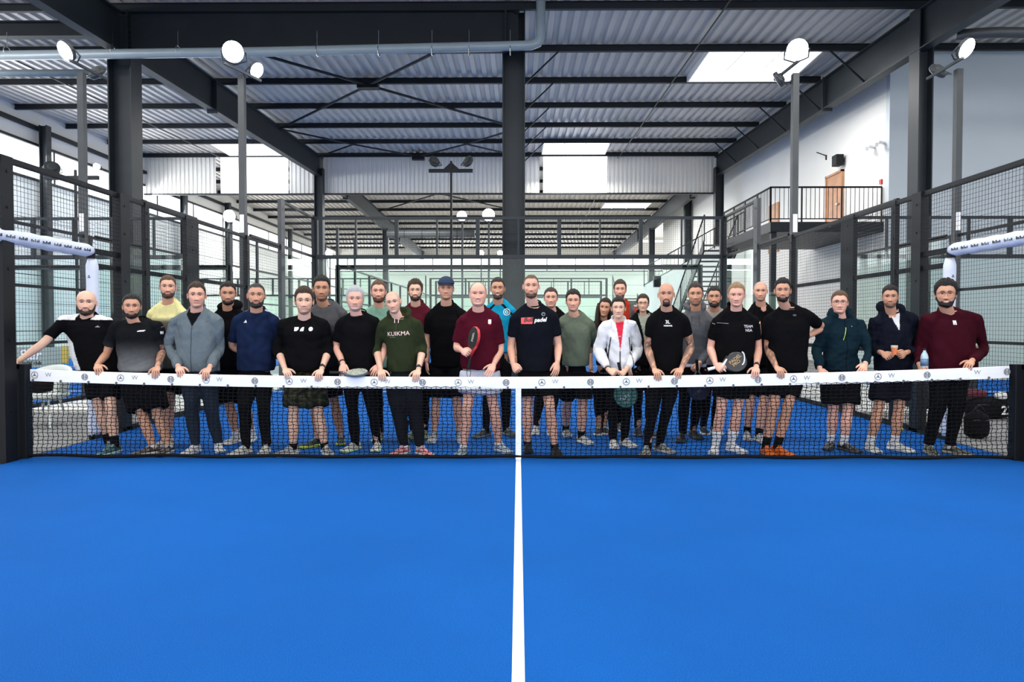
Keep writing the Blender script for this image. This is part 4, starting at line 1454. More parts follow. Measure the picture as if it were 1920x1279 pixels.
def person(key, Y, head, L, Rr, feet, skin, top, bot, label, arms=None, hair='short', seed=0, head_rot=(0, 0, 0), belly=1.0, hipx=None, heady=None, shirt_hem=None, **P):
    """Y: depth of the hips; head = (cx, top, chin) px; L, Rr shoulder joints px; feet = [(px, py, yaw), ...] toes px"""
    ppm = FPX / Y
    skin = tuple(min(.86, q * 1.14) for q in skin)
    P['skin'] = skin; P['hair'] = hair
    rnd = random.Random(seed + 11)
    ground = 0.002
    # joints
    sl = W(L[0], L[1], Y - .03); sr = W(Rr[0], Rr[1], Y - .03)
    shm = (sl + sr) / 2
    j = (sr.x - sl.x) / 2
    Yh = heady if heady else Y - .075
    hp = W(head[0], head[1], Yh); hcpt = W(head[0], head[2], Yh)
    hairtop = {'bald': 0.0, 'buzz': .004, 'short': .014, 'medium': .022, 'wavy': .026, 'curly': .028, 'cap': .016, 'long': .018}[hair]
    hs = (hp.z - hcpt.z) / (0.235 + hairtop)
    eye = Vector((hp.x, Yh, hcpt.z + .12 * hs))
    hipc = Vector((hipx if hipx is not None else shm.x * .8 + .2 * W(sum(f[0] for f in feet) / len(feet), 700, Y).x, Y + .01, min(.95, shm.z - .50)))
    root = empty('person', (hipc.x, Y, 0), label, 'person', 'padel players and guests lined up behind the net')
    # feet
    ank = []
    for (px, py, yaw, *rest) in feet:
        Yt = FPX * CAMZ / (py - 609.0)
        Yt = max(Yt, NETY + .045)
        t = W(px, py, Yt)
        yw = R(yaw)
        L_ = .295
        ank.append((Vector((t.x - math.sin(yw) * L_ * .72, Yt + math.cos(yw) * L_ * .76, .10)), yw))
    ctop = min(max(hcpt.z + .014, shm.z + .10), shm.z + .185)
    # ---- body mesh
    mb = MB()
    hV, hF, hC, grid = make_head(P, rnd)
    ry, rx, rz = R(head_rot[0]) - math.atan2(eye.x, Y) * .92, R(head_rot[1]), R(head_rot[2])   # yaw, pitch, roll
    Rm = Matrix.Rotation(ry, 3, 'Z') @ Matrix.Rotation(rx, 3, 'X') @ Matrix.Rotation(rz, 3, 'Y')
    Rn = np.array(Rm)
    def place(V):
        """head-local (x right in image, y forward, z up) to world; the neck keeps to the body"""
        V = np.array(V, dtype=float)
        U = np.stack([V[:, 0], -V[:, 1], V[:, 2]], 1)
        piv = np.array([0, .02, -.10])
        w = np.clip((V[:, 2] + .20) / .10, 0, 1)[:, None]
        U = (U - piv) @ Rn.T * w + (U - piv) * (1 - w) + piv
        out = U * hs + np.array(eye)
        # neck drifts towards the base of the neck of the torso
        k = np.clip((-.11 - V[:, 2]) / .12, 0, 1)[:, None]
        base = np.array([(shm.x - eye.x) * .8, (Y + .0 - eye.y) * .5, 0])
        return out + base * k
    nh = len(hV)
    hw = place(hV)
    mb.add([tuple(v) for v in hw], hF)
    extra_cols = []
    for s_ in (-1, 1):
        ev, ef = ear(s_, skin)
        ev = place(ev)
        mb.add([tuple(v) for v in ev], ef)
        extra_cols += [np.array(skin) * np.array([1.0, .86, .82])] * len(ev)
    n_ear = len(mb.v)
    # torso core, hidden under the clothes
    zt = shm.z
    nb = Vector((shm.x, Y + .0, ctop - .05))
    tw = j * .92 * P.get('tw', 1.0)
    lean = Vector((shm.x - hipc.x, 0, 0))
    cen = lambda f, dy=0: Vector((hipc.x + lean.x * f, Y + dy + (.0), hipc.z + (zt - hipc.z) * f))
    H = zt - hipc.z
    core = [(cen(-.12), tw * .80, .100, 0), (cen(.1), tw * .80, .10, 0), (cen(.4), tw * .78, .10, 0), (cen(.75), tw * .85, .105, 0), (cen(.97), tw * .85, .085, 0)]
    cr_ = [(tuple(c), a, b, y) for c, a, b, y in core] + [((nb.x, nb.y, nb.z), .065, .06, 0)]
    ring_loft(mb, cr_, 16)
    long_sl = top.get('sleeve', .62) > 1.5
    # arms
    arms = arms or {}
    hands_out = {}
    for side, sh, tagk in ((-1, sl, 'L'), (1, sr, 'R')):
        sp = arms.get(tagk, {})
        sc_ = j / .20
        ua, la = .29, .255
        if 'hand' in sp:
            hx, hy = sp['hand']
            pose = sp.get('pose', 'tape')
            if pose == 'tape':
                kn = W(hx, hy, NETY); zt_ = ztop(kn.x)
                K = Vector((kn.x, NETY - .026, zt_ + .018))
                wr = Vector((W(sp['wrist'][0], 690, NETY + .07).x, NETY + .055, zt_ + .066))
                d = K - wr; nrm = Vector((0, -.45, 1))
            else:
                Yw = sp.get('yw', Y - .16)
                wr = W(sp['wrist'][0], sp['wrist'][1], Yw)
                hp_ = W(hx, hy, sp.get('yh', Yw - .02))
                d = hp_ - wr
                nrm = Vector(sp.get('n', (0, -1, .1)))
            el = W(sp['elbow'][0], sp['elbow'][1], sp.get('ye', Y + .04))
        else:
            back = arms.get('back', False) or sp.get('back')
            el = sh + Vector((side * .06, .05, -.28))
            if 'elbow' in sp:
                el = W(sp['elbow'][0], sp['elbow'][1], sp.get('ye', Y + .06))
            if back:
                wr = Vector((hipc.x + side * .07, Y + .17, el.z - .10))
                d = Vector((-side, .1, -.4)); nrm = Vector((0, 1, 0)); pose = 'relaxed'
            else:
                wr = el + Vector((-side * .01, -.05, -.25))
                d = Vector((0, -.1, -1)); nrm = Vector((side, -.3, 0)); pose = 'relaxed'
        th = P.get('arm', 1.0)
        u_ = .72 if top.get('sleeve', .62) > 1.2 else 1.0; f_ = .70 if long_sl else 1.0
        limb(mb, sh, el, wr, [(0, .052 * th * u_), (.3, .050 * th * u_), (.7, .043 * th * u_), (1.0, .040 * th * min(u_, 1)), (1.25, .042 * th * f_), (1.6, .034 * th * f_), (1.88, .027), (2.0, .026)])
        dn = d.normalized()
        tside = side
        # thumb side: palms face the body, thumbs point inwards or forwards
        tcross = dn.cross(nrm.normalized())
        want = Vector(sp.get('thumb', (-side, 0, .2)))
        sg = 1 if tcross.dot(want) > 0 else -1
        hand(mb, wr, dn, nrm, sg, pose, P.get('hand', 1.0))
        hands_out[tagk] = (sh, el, wr, dn, nrm)
    # legs
    hipj = [Vector((hipc.x + s_ * .088, Y + .01, hipc.z - .06)) for s_ in (-1, 1)]
    knees = []
    fsort = sorted(range(len(ank)), key=lambda i: ank[i][0].x) if not P.get('cross') else [1, 0]
    lg = P.get('leg', 1.0) * (.70 if bot['kind'] == 'long' else 1.0)
    for i, hj in zip(fsort, hipj):
        a = ank[i][0]
        kn = hj.lerp(a, .50) + Vector((0, -.045, .02))
        knees.append((hj, kn, a))
        limb(mb, hj, kn, Vector((a.x, a.y, .05)), [(0, .088 * lg), (.4, .074 * lg), (.8, .056 * lg), (1.0, .054 * lg), (1.15, .050 * lg), (1.4, .058 * lg), (1.75, .040), (1.9, .034), (2, .034)], 12)
    me = mb.mesh('body')
    cols = np.ones((len(mb.v), 3)) * np.array(skin)
    cols[:nh] = hC
    cols[nh:n_ear] = np.array(extra_cols)
    vv = np.array(mb.v)
    # knees, knuckles a little redder; tattoos are ink patches on the named arm
    if P.get('tattoo'):
        for tk in P['tattoo']:
            sh, el, wr = [np.array(q) for q in hands_out[tk][:3]]
            for (p, q) in ((sh, el), (el, wr)):
                dd = q - p; Lq = np.linalg.norm(dd)
                t = ((vv - p) @ dd) / Lq ** 2
                dist = np.linalg.norm(vv - (p + np.clip(t, 0, 1)[:, None] * dd), axis=1)
                m = (dist < .075) & (t > -.05) & (t < 1.0) & (np.arange(len(vv)) > n_ear)
                pat = np.sin(vv[:, 0] * 95 + 2 * np.sin(vv[:, 2] * 60)) * np.sin(vv[:, 2] * 85 + 2 * np.sin(vv[:, 1] * 70)) 
                m &= pat > -.15
                cols[m] = cols[m] * .42 + np.array([.02, .03, .035]) * .5
    set_cols(me, cols)
    me.materials.append(SKIN)
    body = link('body', me, None, root, smooth=True)
    rel(body)
    # ---- eyes
    for s_ in (-1, 1):
        a = math.atan2(.031, .083) * s_
        r0 = head_r(np.array([a]), np.array([0.0]), P)[0][0]
        yy = r0 * math.cos(a)
        vs, fs = [], []
        nr, nt = 12, 14
        rr = .0122
        for i in range(nr + 1):
            ph = math.pi * i / nr
            for k in range(nt):
                t = 2 * math.pi * k / nt
                vs.append((s_ * .031 + rr * 1.16 * math.sin(ph) * math.cos(t), yy - rr + .0043 + rr * math.cos(ph), rr * .60 * math.sin(ph) * math.sin(t) + .0004))
        for i in range(nr):
            for k in range(nt):
                fs.append((i * nt + k, i * nt + (k + 1) % nt, (i + 1) * nt + (k + 1) % nt, (i + 1) * nt + k))
        m_ = arr_mesh('eye', place(vs), fs)
        m_.materials.append(EYEW); m_.materials.append(EYEI)
        for p_ in m_.polygons:
            if p_.index < 3 * nt:
                p_.material_index = 1
        rel(link('eye', m_, None, root, smooth=True))
    # ---- hair
    A, Z, x, y, r, hl, bm = grid
    rng = np.random.RandomState(seed)
    up = np.clip((Z - .03) / .085, 0, 1)
    hc = np.array(P.get('haircol', (.03, .02, .015)))
    def shell_part(name, th, keep, col, jit=.12):
        V_, F_ = shell(grid, th, keep, P)
        if not F_:
            return None
        V_ = place(V_)
        m_ = arr_mesh(name, V_, F_, col * (1 + jit * (rng.rand(len(V_), 1) - .5)))
        return rel(link(name, m_, HAIRM, root, smooth=True))
    if hair not in ('bald',):
        edge = fsmooth(Z - hl - .003 * np.sin(A * 9 + seed) - .002 * np.sin(A * 23 + seed * 2), -.002, .030)
        if hair == 'buzz':
            th = edge * (.003 + .003 * up) - .0015
        else:
            side_t, top_t, amp = {'short': (.006, .015, .003), 'medium': (.011, .022, .005), 'wavy': (.016, .024, .010), 'curly': (.014, .026, .009), 'cap': (.008, .004, .002), 'long': (.016, .016, .004)}[hair]
            side_t = P.get('sidet', side_t)
            nz_ = np.sin(A * 23 + rng.rand() * 6 + 3 * np.sin(Z * 60)) * .5 + np.sin(A * 11 + Z * 90 + rng.rand() * 6) * .5 + .6 * np.sin(A * 37 - Z * 140)
            frontq = np.clip(np.cos(A), 0, 1) * up
            th = edge * (side_t + (top_t - side_t) * up + amp * nz_ * (.3 + .7 * up) + P.get('quiff', .004) * frontq) - .0015
        shell_part('hair', th, 0.0, hc)
    if hair == 'long':
        # long hair falling behind the shoulders and over the chest
        hb = MB()
        for s_ in (-1, 1):
            for k in range(5):
                x0 = s_ * (.074 - .012 * k); 
                pts = []
                for i in range(9):
                    t = i / 8
                    lx = x0 + s_ * (.016 * math.sin(t * 3) + .018 * t)
                    ly = .012 - .022 * k - .01 * t + (.03 * t if k < 2 else 0)
                    lz = .06 - t * (.42 - .02 * k)
                    pts.append((lx, ly, lz))
                Pq = [Vector(q) * 1.0 for q in pts]
                Pw = [Vector((eye.x + q[0] * hs, eye.y - q[1] * hs, eye.z + q[2] * hs)) for q in Pq]
                hb.tube(Pw, [.012, .022, .024, .025, .026, .025, .022, .016, .006], 8)
        for k in range(5):
            Pw = [Vector((eye.x + (k - 2) * .03 * hs, eye.y + (.085 - .01 * math.sin(t * 3)) * hs, eye.z + (.06 - t * .42) * hs)) for t in [i / 8 for i in range(9)]]
            hb.tube(Pw, [.02, .026, .028, .028, .028, .026, .022, .016, .006], 8)
        m_ = hb.mesh('long_hair'); set_cols(m_, np.ones((len(m_.vertices), 3)) * hc)
        rel(link('long_hair', m_, HAIRM, root, smooth=True))
    if P.get('beard'):
        bt = P.get('beardt', .009)
        nz_ = np.sin(A * 31 + Z * 200) * .5 + np.sin(A * 17 - Z * 150) * .5
        th = bm * (bt * (.45 + .55 * fsmooth(-Z, .07, .12)) + .0015 * nz_) - .0015
        shell_part('beard', th, 0.0, np.array(P.get('beardcol', P.get('haircol', (.03, .02, .015)))))
    if hair == 'cap':
        cc = np.array(P['capcol'])
        th = fsmooth(Z - .040 - 0.0 * A, -.004, .012) * .020 - .002
        V_, F_ = shell(grid, th, 0.0, P)
        V_ = place(V_)
        cm = rel(link('cap', arr_mesh('cap', V_, F_, np.ones((len(V_), 3)) * cc), CLOTH, root, smooth=True))
        vs, fs = [], []
        n1, n2 = 11, 6
        for side2 in (0, 1):
            for i in range(n1):
                a = -1.05 + 2.1 * i / (n1 - 1)
                for k in range(n2):
                    q = k / (n2 - 1)
                    rr = .094 + q * .060 * math.cos(a * .9)
                    vs.append((rr * math.sin(a) * .88, rr * math.cos(a), .050 - q * .014 - .012 * math.sin(a) ** 2 - side2 * .004))
        for i in range(n1 - 1):
            for k in range(n2 - 1):
                q = (i * n2 + k, i * n2 + k + 1, (i + 1) * n2 + k + 1, (i + 1) * n2 + k)
                fs.append(q); fs.append(tuple(v + n1 * n2 for v in q[::-1]))
        V_ = place(vs)
        rel(link('cap_visor', arr_mesh('visor', V_, fs, np.ones((len(V_), 3)) * cc * .8), CLOTH, cm, smooth=True))
    if P.get('glasses'):
        gb = MB()
        for s_ in (-1, 1):
            pts = []
            for k in range(16):
                t = 2 * math.pi * k / 16
                pts.append((s_ * .032 + .024 * math.copysign(abs(math.cos(t)) ** .7, math.cos(t)), .104, -.002 + .0175 * math.copysign(abs(math.sin(t)) ** .7, math.sin(t))))
            gb.tube([tuple(v) for v in place(pts)], .0016 * P['glasses'], 5, closed=True)
            gb.tube([tuple(v) for v in place([(s_ * .056, .103, .004), (s_ * .072, .085, .004), (s_ * .079, .0, .002)])], .0016, 5)
        gb.tube([tuple(v) for v in place([(-.008, .104, .002), (0, .107, .005), (.008, .104, .002)])], .0016, 5)
        rel(gb.build('glasses', GLASSES, root))
    # ---- top garment
    tcol = np.array(top['col'])
    kind = top['kind']
    if tcol.mean() < .5:
        tcol = tcol * .74
    loose = top.get('loose', 1.0)
    g = MB()
    hemz = shirt_hem if shirt_hem else .86
    hc0 = Vector((hipc.x, Y + .0, hemz))
    f = lambda fr: Vector((hipc.x + lean.x * max(0, fr), Y, hemz + (zt - hemz) * fr))
    bw_ = tw * loose
    dep = .125 * loose * (1 + (belly - 1) * .8)
    rings = [(f(0), bw_ * .93 * (1 + (belly - 1) * .8), dep * .98), (f(.12), bw_ * .95 * belly, dep * 1.02), (f(.35), bw_ * .93 * belly, dep * 1.02), (f(.6), bw_ * .96 * (1 + (belly - 1) * .4), .125 * loose), (f(.8), bw_ * 1.0, .125 * loose), (f(.93), bw_ * 1.0, .108 * loose)]
    rr_ = [(tuple(c), a, b, 0) for c, a, b in rings]
    zc = zt
    HH = ctop - zc
    rr_ += [((shm.x, Y, zc + .012), j * .96, .096, 0), ((shm.x, Y, zc + .42 * HH), j * .66, .088, 0), ((shm.x, Y + .006, zc + .70 * HH), .088 + j * .16, .080, 0, .020), ((shm.x, Y + .008, ctop - .032), .072, .072, 0, .040)]
    ring_loft(g, rr_, 26, 2.4)
    se = top.get('sleeve', .62)   # in arm units: 0..1 upper arm, 1..2 forearm
    cuffs = []
    for tk in ('L', 'R'):
        sh, el, wr, dn, nrm = hands_out[tk]
        pts, rs = [], []
        K = 12
        r0 = {'tee': .064, 'long': .060, 'jacket': .068, 'hoodie': .066, 'puffer': .082}.get(kind, .062) * top.get('sl', 1.0)
        r1 = {'tee': .062, 'long': .040, 'jacket': .044, 'hoodie': .044, 'puffer': .055}.get(kind, .05)
        if kind == 'tee' or se <= 1:
            r1 = .060
        side = -1 if tk == 'L' else 1
        start = Vector((sh.x - side * .05, sh.y, sh.z + .01))
        pts.append(start); rs.append(r0 * .95)
        for i in range(K + 1):
            t = se * i / K
            p = sh.lerp(el, t) if t <= 1 else el.lerp(wr, t - 1)
            pts.append(p)
            q = i / K
            rs.append(r0 + (r1 - r0) * q ** .8)
        if 1.0 < se < 1.6:
            rs = [max(q, .054) for q in rs]
        if se > 1.5:
            rs[-1] = r1 * .88; rs[-2] = r1 * 1.1
        g.tube(pts, rs, 14)
        g.tube([Vector((shm.x + side * .05, Y + .006, ctop - .060)), Vector((shm.x + side * .05, Y + .006, ctop - .060)).lerp(sh, .55) + Vector((0, 0, .006)), sh], [.050, .052, r0 * .96], 12)
        cuffs.append((pts[-1], rs[-1]))
    if kind == 'hoodie' or top.get('hood'):
        # hood lying around the neck
        pts, rs = [], []
        for i in range(17):
            t = -math.pi * .80 + 2 * math.pi * .80 * i / 16
            pts.append((shm.x + math.sin(t) * .098, Y + .012 + math.cos(t) * .085, ctop - .018 + .030 * math.cos(t)))
            rs.append(.026 + .024 * (math.cos(t) * .5 + .5))
        g.tube(pts, rs, 10)
    me = voxelize(g, top.get('vox', .0085 if 'paint' in top else .012), 7 if 'paint' in top else 5, 'shirt')
    folds(me, top.get('fold', .0032) * 1.5, seed + 3, 10)
    co = coords(me)
    cols = np.ones((len(co), 3)) * tcol
    if 'paint' in top:
        cols = top['paint'](co, cols, dict(shm=shm, hip=hipc, zt=zt, j=j, Y=Y, hemz=hemz, sl=sl, sr=sr, arms=hands_out))
    set_cols(me, cols)
    tname = {'tee': 't_shirt', 'long': 'sweater', 'jacket': 'jacket', 'hoodie': 'hoodie', 'puffer': 'padded_jacket'}[kind]
    tp = rel(link(tname, me, CLOTH, root, smooth=True))
    bvh = BVHTree.FromPolygons([tuple(c) for c in co], [tuple(p.vertices) for p in me.polygons])
    # collar band
    cb = MB()
    n = 26
    cpts = []
    vd = top.get('vneck', 0)
    stand = top.get('stand', 0)
    for i in range(n):
        t = 2 * math.pi * i / n
        fr = max(0, math.cos(t))
        q = (shm.x + math.sin(t) * .073, Y + .004 - math.cos(t) * .071, ctop - .030 - math.cos(t) * .040 - vd * fr * fr)
        cpts.append(q)
    cb.tube(cpts, .0075, 6, closed=True)
    if stand:
        vs, fs = [], []
        gap = top.get('gap', 3)
        idxs = list(range(gap, n - gap + 1))
        for lay, (k1, k2) in enumerate(((1.0, 0), (1.02, stand), (.90, stand), (.88, 0))):
            for i in idxs:
                t = 2 * math.pi * i / n
                fr = max(0, math.cos(t))
                vs.append((shm.x + math.sin(t) * .080 * k1, Y + .004 - math.cos(t) * .078 * k1, ctop - .034 - math.cos(t) * .038 + k2))
        m_ = len(idxs)
        for lay in range(4):
            for i in range(m_ - 1):
                a_, b_ = lay * m_ + i, ((lay + 1) % 4) * m_ + i
                fs.append((a_, a_ + 1, b_ + 1, b_))
        fs.append(tuple(k * m_ for k in range(4))); fs.append(tuple(k * m_ + m_ - 1 for k in (3, 2, 1, 0)))
        cb.add(vs, fs)
    cm = cb.mesh('collar'); set_cols(cm, np.ones((len(cm.vertices), 3)) * np.array(top.get('collarcol', tcol * .8)))
    rel(link('collar', cm, CLOTH, tp, smooth=True))
    # ---- prints
    for pr in top.get('prints', []):
        pr(bvh, tp, Y)
    # ---- bottoms
    bcol = np.array(bot['col'])
    g = MB()
    bl = bot.get('loose', 1.0)
    hw_ = tw * .80 * max(1, belly * .92)
    pel = [((hipc.x, Y + .005, hipc.z - .13), hw_ * .95 * bl, .100 * bl, 0), ((hipc.x, Y + .005, hipc.z - .05), hw_ * 1.0, .115, 0), ((hipc.x, Y + .005, hipc.z + .04), hw_ * .95, .108, 0), ((hipc.x, Y, hipc.z + .09), hw_ * .90, .10, 0)]
    ring_loft(g, pel, 22)
    for (hj, kn, a) in knees:
        if bot['kind'] == 'shorts':
            e = bot.get('len', .80)
            p0, p1 = hj, hj.lerp(kn, e)
            g.tube([p0 + Vector((0, 0, .02)), hj.lerp(kn, e * .5), p1], [.098 * bl, .098 * bl, .096 * bl], 14)
        else:
            pts, rs = [], []
            K = 14
            for i in range(K + 1):
                t = 2 * i / K * .985
                p = hj.lerp(kn, t) if t <= 1 else kn.lerp(Vector((a.x, a.y, .07)), t - 1)
                pts.append(p)
                prof = bot.get('prof', [(0, .094), (.5, .082), (1.0, .066), (1.5, .058), (1.85, .046), (2, .048)])
                rs.append(float(np.interp(t, [q[0] for q in prof], [q[1] for q in prof])) * bl)
            g.tube(pts, rs, 12)
    me = voxelize(g, .014, 4, 'bottoms')
    folds(me, bot.get('fold', .0035), seed + 5, 12)
    co = coords(me)
    cols = np.ones((len(co), 3)) * bcol
    if 'paint' in bot:
        cols = bot['paint'](co, cols)
    set_cols(me, cols)
    rel(link('shorts' if bot['kind'] == 'shorts' else 'trousers', me, CLOTH, root, smooth=True))
    # ---- socks and shoes
    sk = P.get('sock')
    sh_ = P.get('shoes', {})
    for i, (a, yw) in enumerate(ank):
        if sk:
            hgt = sk[1]
            kn = [q[1] for q in knees if (q[2] - a).length < 1e-6][0]
            top_ = Vector((a.x, a.y, .05)).lerp(kn, hgt)
            b = MB(); 
            K = 6
            pts = [Vector((a.x, a.y, .05)).lerp(top_, k / K) for k in range(K + 1)]
            rs = [.040, .039, .041 if hgt < .3 else .043, .046 if hgt > .3 else .042, .050 if hgt > .3 else .043, .054 if hgt > .35 else .044, .055 if hgt > .35 else .044]
            b.tube(pts, rs, 12)
            m_ = b.mesh('sock'); set_cols(m_, np.ones((len(m_.vertices), 3)) * np.array(sk[0]))
            rel(link('sock', m_, CLOTH, root, smooth=True))
        c_ = sh_.get('col', (.7, .7, .7))
        shoe(root, (a.x, a.y), yw, c_, sh_.get('sole'), accent=sh_.get('accent'), laces=sh_.get('laces', (.7, .7, .7)))
    # ---- watch or wristband
    for tk, wcol in P.get('watch', {}).items():
        sh, el, wr, dn, nrm = hands_out[tk]
        ax = (wr - el).normalized()
        c = wr - ax * .03
        b = MB(); b.bar(c - ax * .010, c + ax * .010, .0315, 14)
        if wcol != 'band':
            nn = (nrm - ax * nrm.dot(ax)).normalized()
            b.bar(c + nn * .028, c + nn * .038, .019, 4)
        rel(b.build('wristwatch' if wcol != 'band' else 'wristband', PRINTK, root))
    PEOPLE[key] = dict(root=root, hands=hands_out, Y=Y, shm=shm, hip=hipc, eye=eye)
    return root

# print helpers -----------------------------------------------------
def ptext(txt, px, py, size, m, Yf=None, rot=0, bold=0.0, shear=0, sx=1.0):
    def fn(bvh, parent, Y):
        p = W(px, py, Y - .13)
        shirt_print(bvh, text_mesh(txt, size, bold, shear, 0.0, sx=sx), p.x, p.z, Y, m, parent, 'lettering', R(rot))
    return fn
def ppoly(polys, px, py, m, name='emblem', rot=0):
    """polys: lists of (x, z) in metres about the centre"""
    def fn(bvh, parent, Y):
        p = W(px, py, Y - .13)
        b = MB()
        for q in polys:
            # fan of small triangles so that the print follows the cloth
            b.add([(a[0], a[1], 0) for a in q], [tuple(range(len(q)))])
        shirt_print(bvh, b.mesh('print'), p.x, p.z, Y, m, parent, name, R(rot), off=.0045)
    return fn
def circ(r, cx=0, cz=0, n=20):
    return [(cx + r * math.cos(2 * math.pi * i / n), cz + r * math.sin(2 * math.pi * i / n)) for i in range(n)]
def ringp(r0, r1, cx=0, cz=0, n=20):
    out = []
    for i in range(n):
        a, b = 2 * math.pi * i / n, 2 * math.pi * (i + 1) / n
        out.append([(cx + r0 * math.cos(a), cz + r0 * math.sin(a)), (cx + r1 * math.cos(a), cz + r1 * math.sin(a)), (cx + r1 * math.cos(b), cz + r1 * math.sin(b)), (cx + r0 * math.cos(b), cz + r0 * math.sin(b))])
    return out
def box2(x0, x1, z0, z1):
    return [(x0, z0), (x1, z0), (x1, z1), (x0, z1)]

# ================================================================== the group
FAIR = (.62, .335, .235); PALE = (.65, .395, .28); TAN = (.50, .26, .165); OLIVE = (.46, .235, .145); ROSY = (.65, .35, .255)
BLK = (.006, .006, .007); BLK2 = (.010, .011, .013)
DARKH = (.012, .009, .007); BRN = (.045, .024, .013); LBRN = (.13, .075, .04); REDB = (.10, .032, .013); SILV = (.45, .45, .45); BLOND = (.28, .17, .09); GREYB = (.30, .26, .23)
NAVY = lin(26, 38, 66); MAROON = lin(82, 20, 36); WHITE = (.74, .74, .74)
def tape(px, wpx, elbow, pose='tape', **k):
    return dict(hand=(px, 700), wrist=(wpx, 690), elbow=elbow, pose=pose, **k)
def grad_grey(co, cols, q):
    z = co[:, 2]
    t = np.clip((1.20 - z) / .30, 0, 1)[:, None] ** 1.6
    return cols * (1 - t) + np.array([.17, .175, .18]) * t
def side_white(co, cols, q):
    # white flank panel on the image-left side and white yoke over the shoulders
    x = co[:, 0] - q['shm'].x; z = co[:, 2]
    xc = q['hip'].x + (q['shm'].x - q['hip'].x) * (z - .86) / (q['zt'] - .86)
    xx = co[:, 0] - xc
    t = np.clip((1.26 - z) / .10, 0, 1)
    m = (xx < -q['j'] * (.96 - .34 * t)) & (z < 1.25) & (z > .87) & (xx > -q['j'] * (.98 + .5 * t))
    cols[m] = WHITE
    m = (z > q['zt'] + .020) & (np.abs(x) > .085)
    cols[m] = WHITE
    return cols
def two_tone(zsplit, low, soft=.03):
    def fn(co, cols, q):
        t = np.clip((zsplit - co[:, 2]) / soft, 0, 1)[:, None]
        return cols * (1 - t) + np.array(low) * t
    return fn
def open_front(inner, zb, wtop=.045, xoff=0, zipcol=None):
    def fn(co, cols, q):
        x = co[:, 0] - q['shm'].x - xoff; z = co[:, 2]
        top = q['zt'] + .08
        t = np.clip((z - zb) / (top - zb), 0, 1)
        front = co[:, 1] < q['Y'] - .03
        m = front & (np.abs(x) < wtop * t) & (z > zb)
        cols[m] = inner
        if zipcol is not None:
            m = front & (np.abs(x) < .007) & (z <= zb)
            cols[m] = zipcol
        return cols
    return fn
def stripes3(co, cols, q):
    # three pale shoulder stripes and bluish side
    x = co[:, 0] - q['shm'].x; z = co[:, 2]
    m = (z > q['zt'] + .012) & (np.abs(x) > .09) & (np.abs(co[:, 1] - q['Y'] + .0) < .03)
    cols[m] = (.45, .50, .58)
    # tonal camouflage of the jersey
    p = np.sin(co[:, 0] * 30 + 2 * np.sin(z * 20)) * np.sin(z * 26 + 1.5 * np.sin(co[:, 0] * 22))
    cols = cols * (1 + .22 * p[:, None])
    return cols
def cyan_black(co, cols, q):
    x = co[:, 0] - q['shm'].x; z = co[:, 2]
    d = np.abs((np.abs(x) - .085) - (q['zt'] + .05 - z) * 1.0)
    cols[(d < .018) & (z > q['zt'] - .07)] = BLK
    return cols
def camo(co, cols):
    p = np.sin(co[:, 0] * 42 + 2 * np.sin(co[:, 2] * 33)) * np.sin(co[:, 2] * 38 + 2 * np.sin(co[:, 0] * 29) + co[:, 1] * 20)
    c = cols.copy(); c[p > .25] = (.012, .013, .008); c[p < -.35] = (.06, .062, .035)
    return c
def hoodie_grey(co, cols, q):
    t = np.clip((q['zt'] - .03 - co[:, 2]) / .02, 0, 1)[:, None]
    cols = cols * (1 - t) + np.array([.085, .09, .10]) * t
    cols[co[:, 2] < .905] = (.6, .6, .62)
    return cols
def white_jacket(co, cols, q):
    cols = open_front((.62, .03, .06), q['zt'] - .26, .05, zipcol=(.12, .12, .13))(co, cols, q)
    x = co[:, 0] - q['shm'].x
    m = (np.abs(np.abs(x) - (.095 + np.clip(1.25 - co[:, 2], 0, .3) * .10)) < .006) & (co[:, 1] < q['Y']) & (co[:, 2] < 1.22)
    cols[m] = (.05, .05, .06)
    return cols
def puffer(co, cols, q):
    return open_front((.62, .62, .62), q['zt'] - .09, .045)(co, cols, q)

# --- front row, left to right
person('bald_left', 7.30, (160, 545, 591), (122, 602), (203, 605), [(187, 861, -8), (203, 852, 30)], PALE, hair='bald', scalp=.10, beard='full', beardcol=(.035, .02, .012), beardt=.007, fat=1.08, jaw=1.08, seed=1, smile=.1,
       haircol=(.20, .12, .08), browcol=(.03, .018, .01), hipx=W(183, 700, 7.22).x, belly=1.05, head_rot=(-4, 0, 0), nose=1.05,
       top=dict(kind='tee', col=BLK, sleeve=.72, paint=side_white, loose=1.25, prints=[ppoly([box2(-.02, .02, -.004, .004), circ(.008, 0, .006, 10)], 183, 613, PRINTG)]),
       bot=dict(kind='shorts', col=BLK, loose=1.1, len=.75), sock=(BLK, .30), shoes=dict(col=(.02, .07, .075), sole=(.45, .60, .58), accent=(.10, .30, .30)),
       arms=dict(L=dict(hand=(10, 687), wrist=(34, 678), elbow=(80, 645), yw=6.93, yh=6.86, ye=7.05, pose='flat', n=(0, -.2, 1), thumb=(0, -1, 0)), R=dict(elbow=(222, 662), ye=7.33)),
       label='bald bearded man in black with white side panel, arm on the net post')
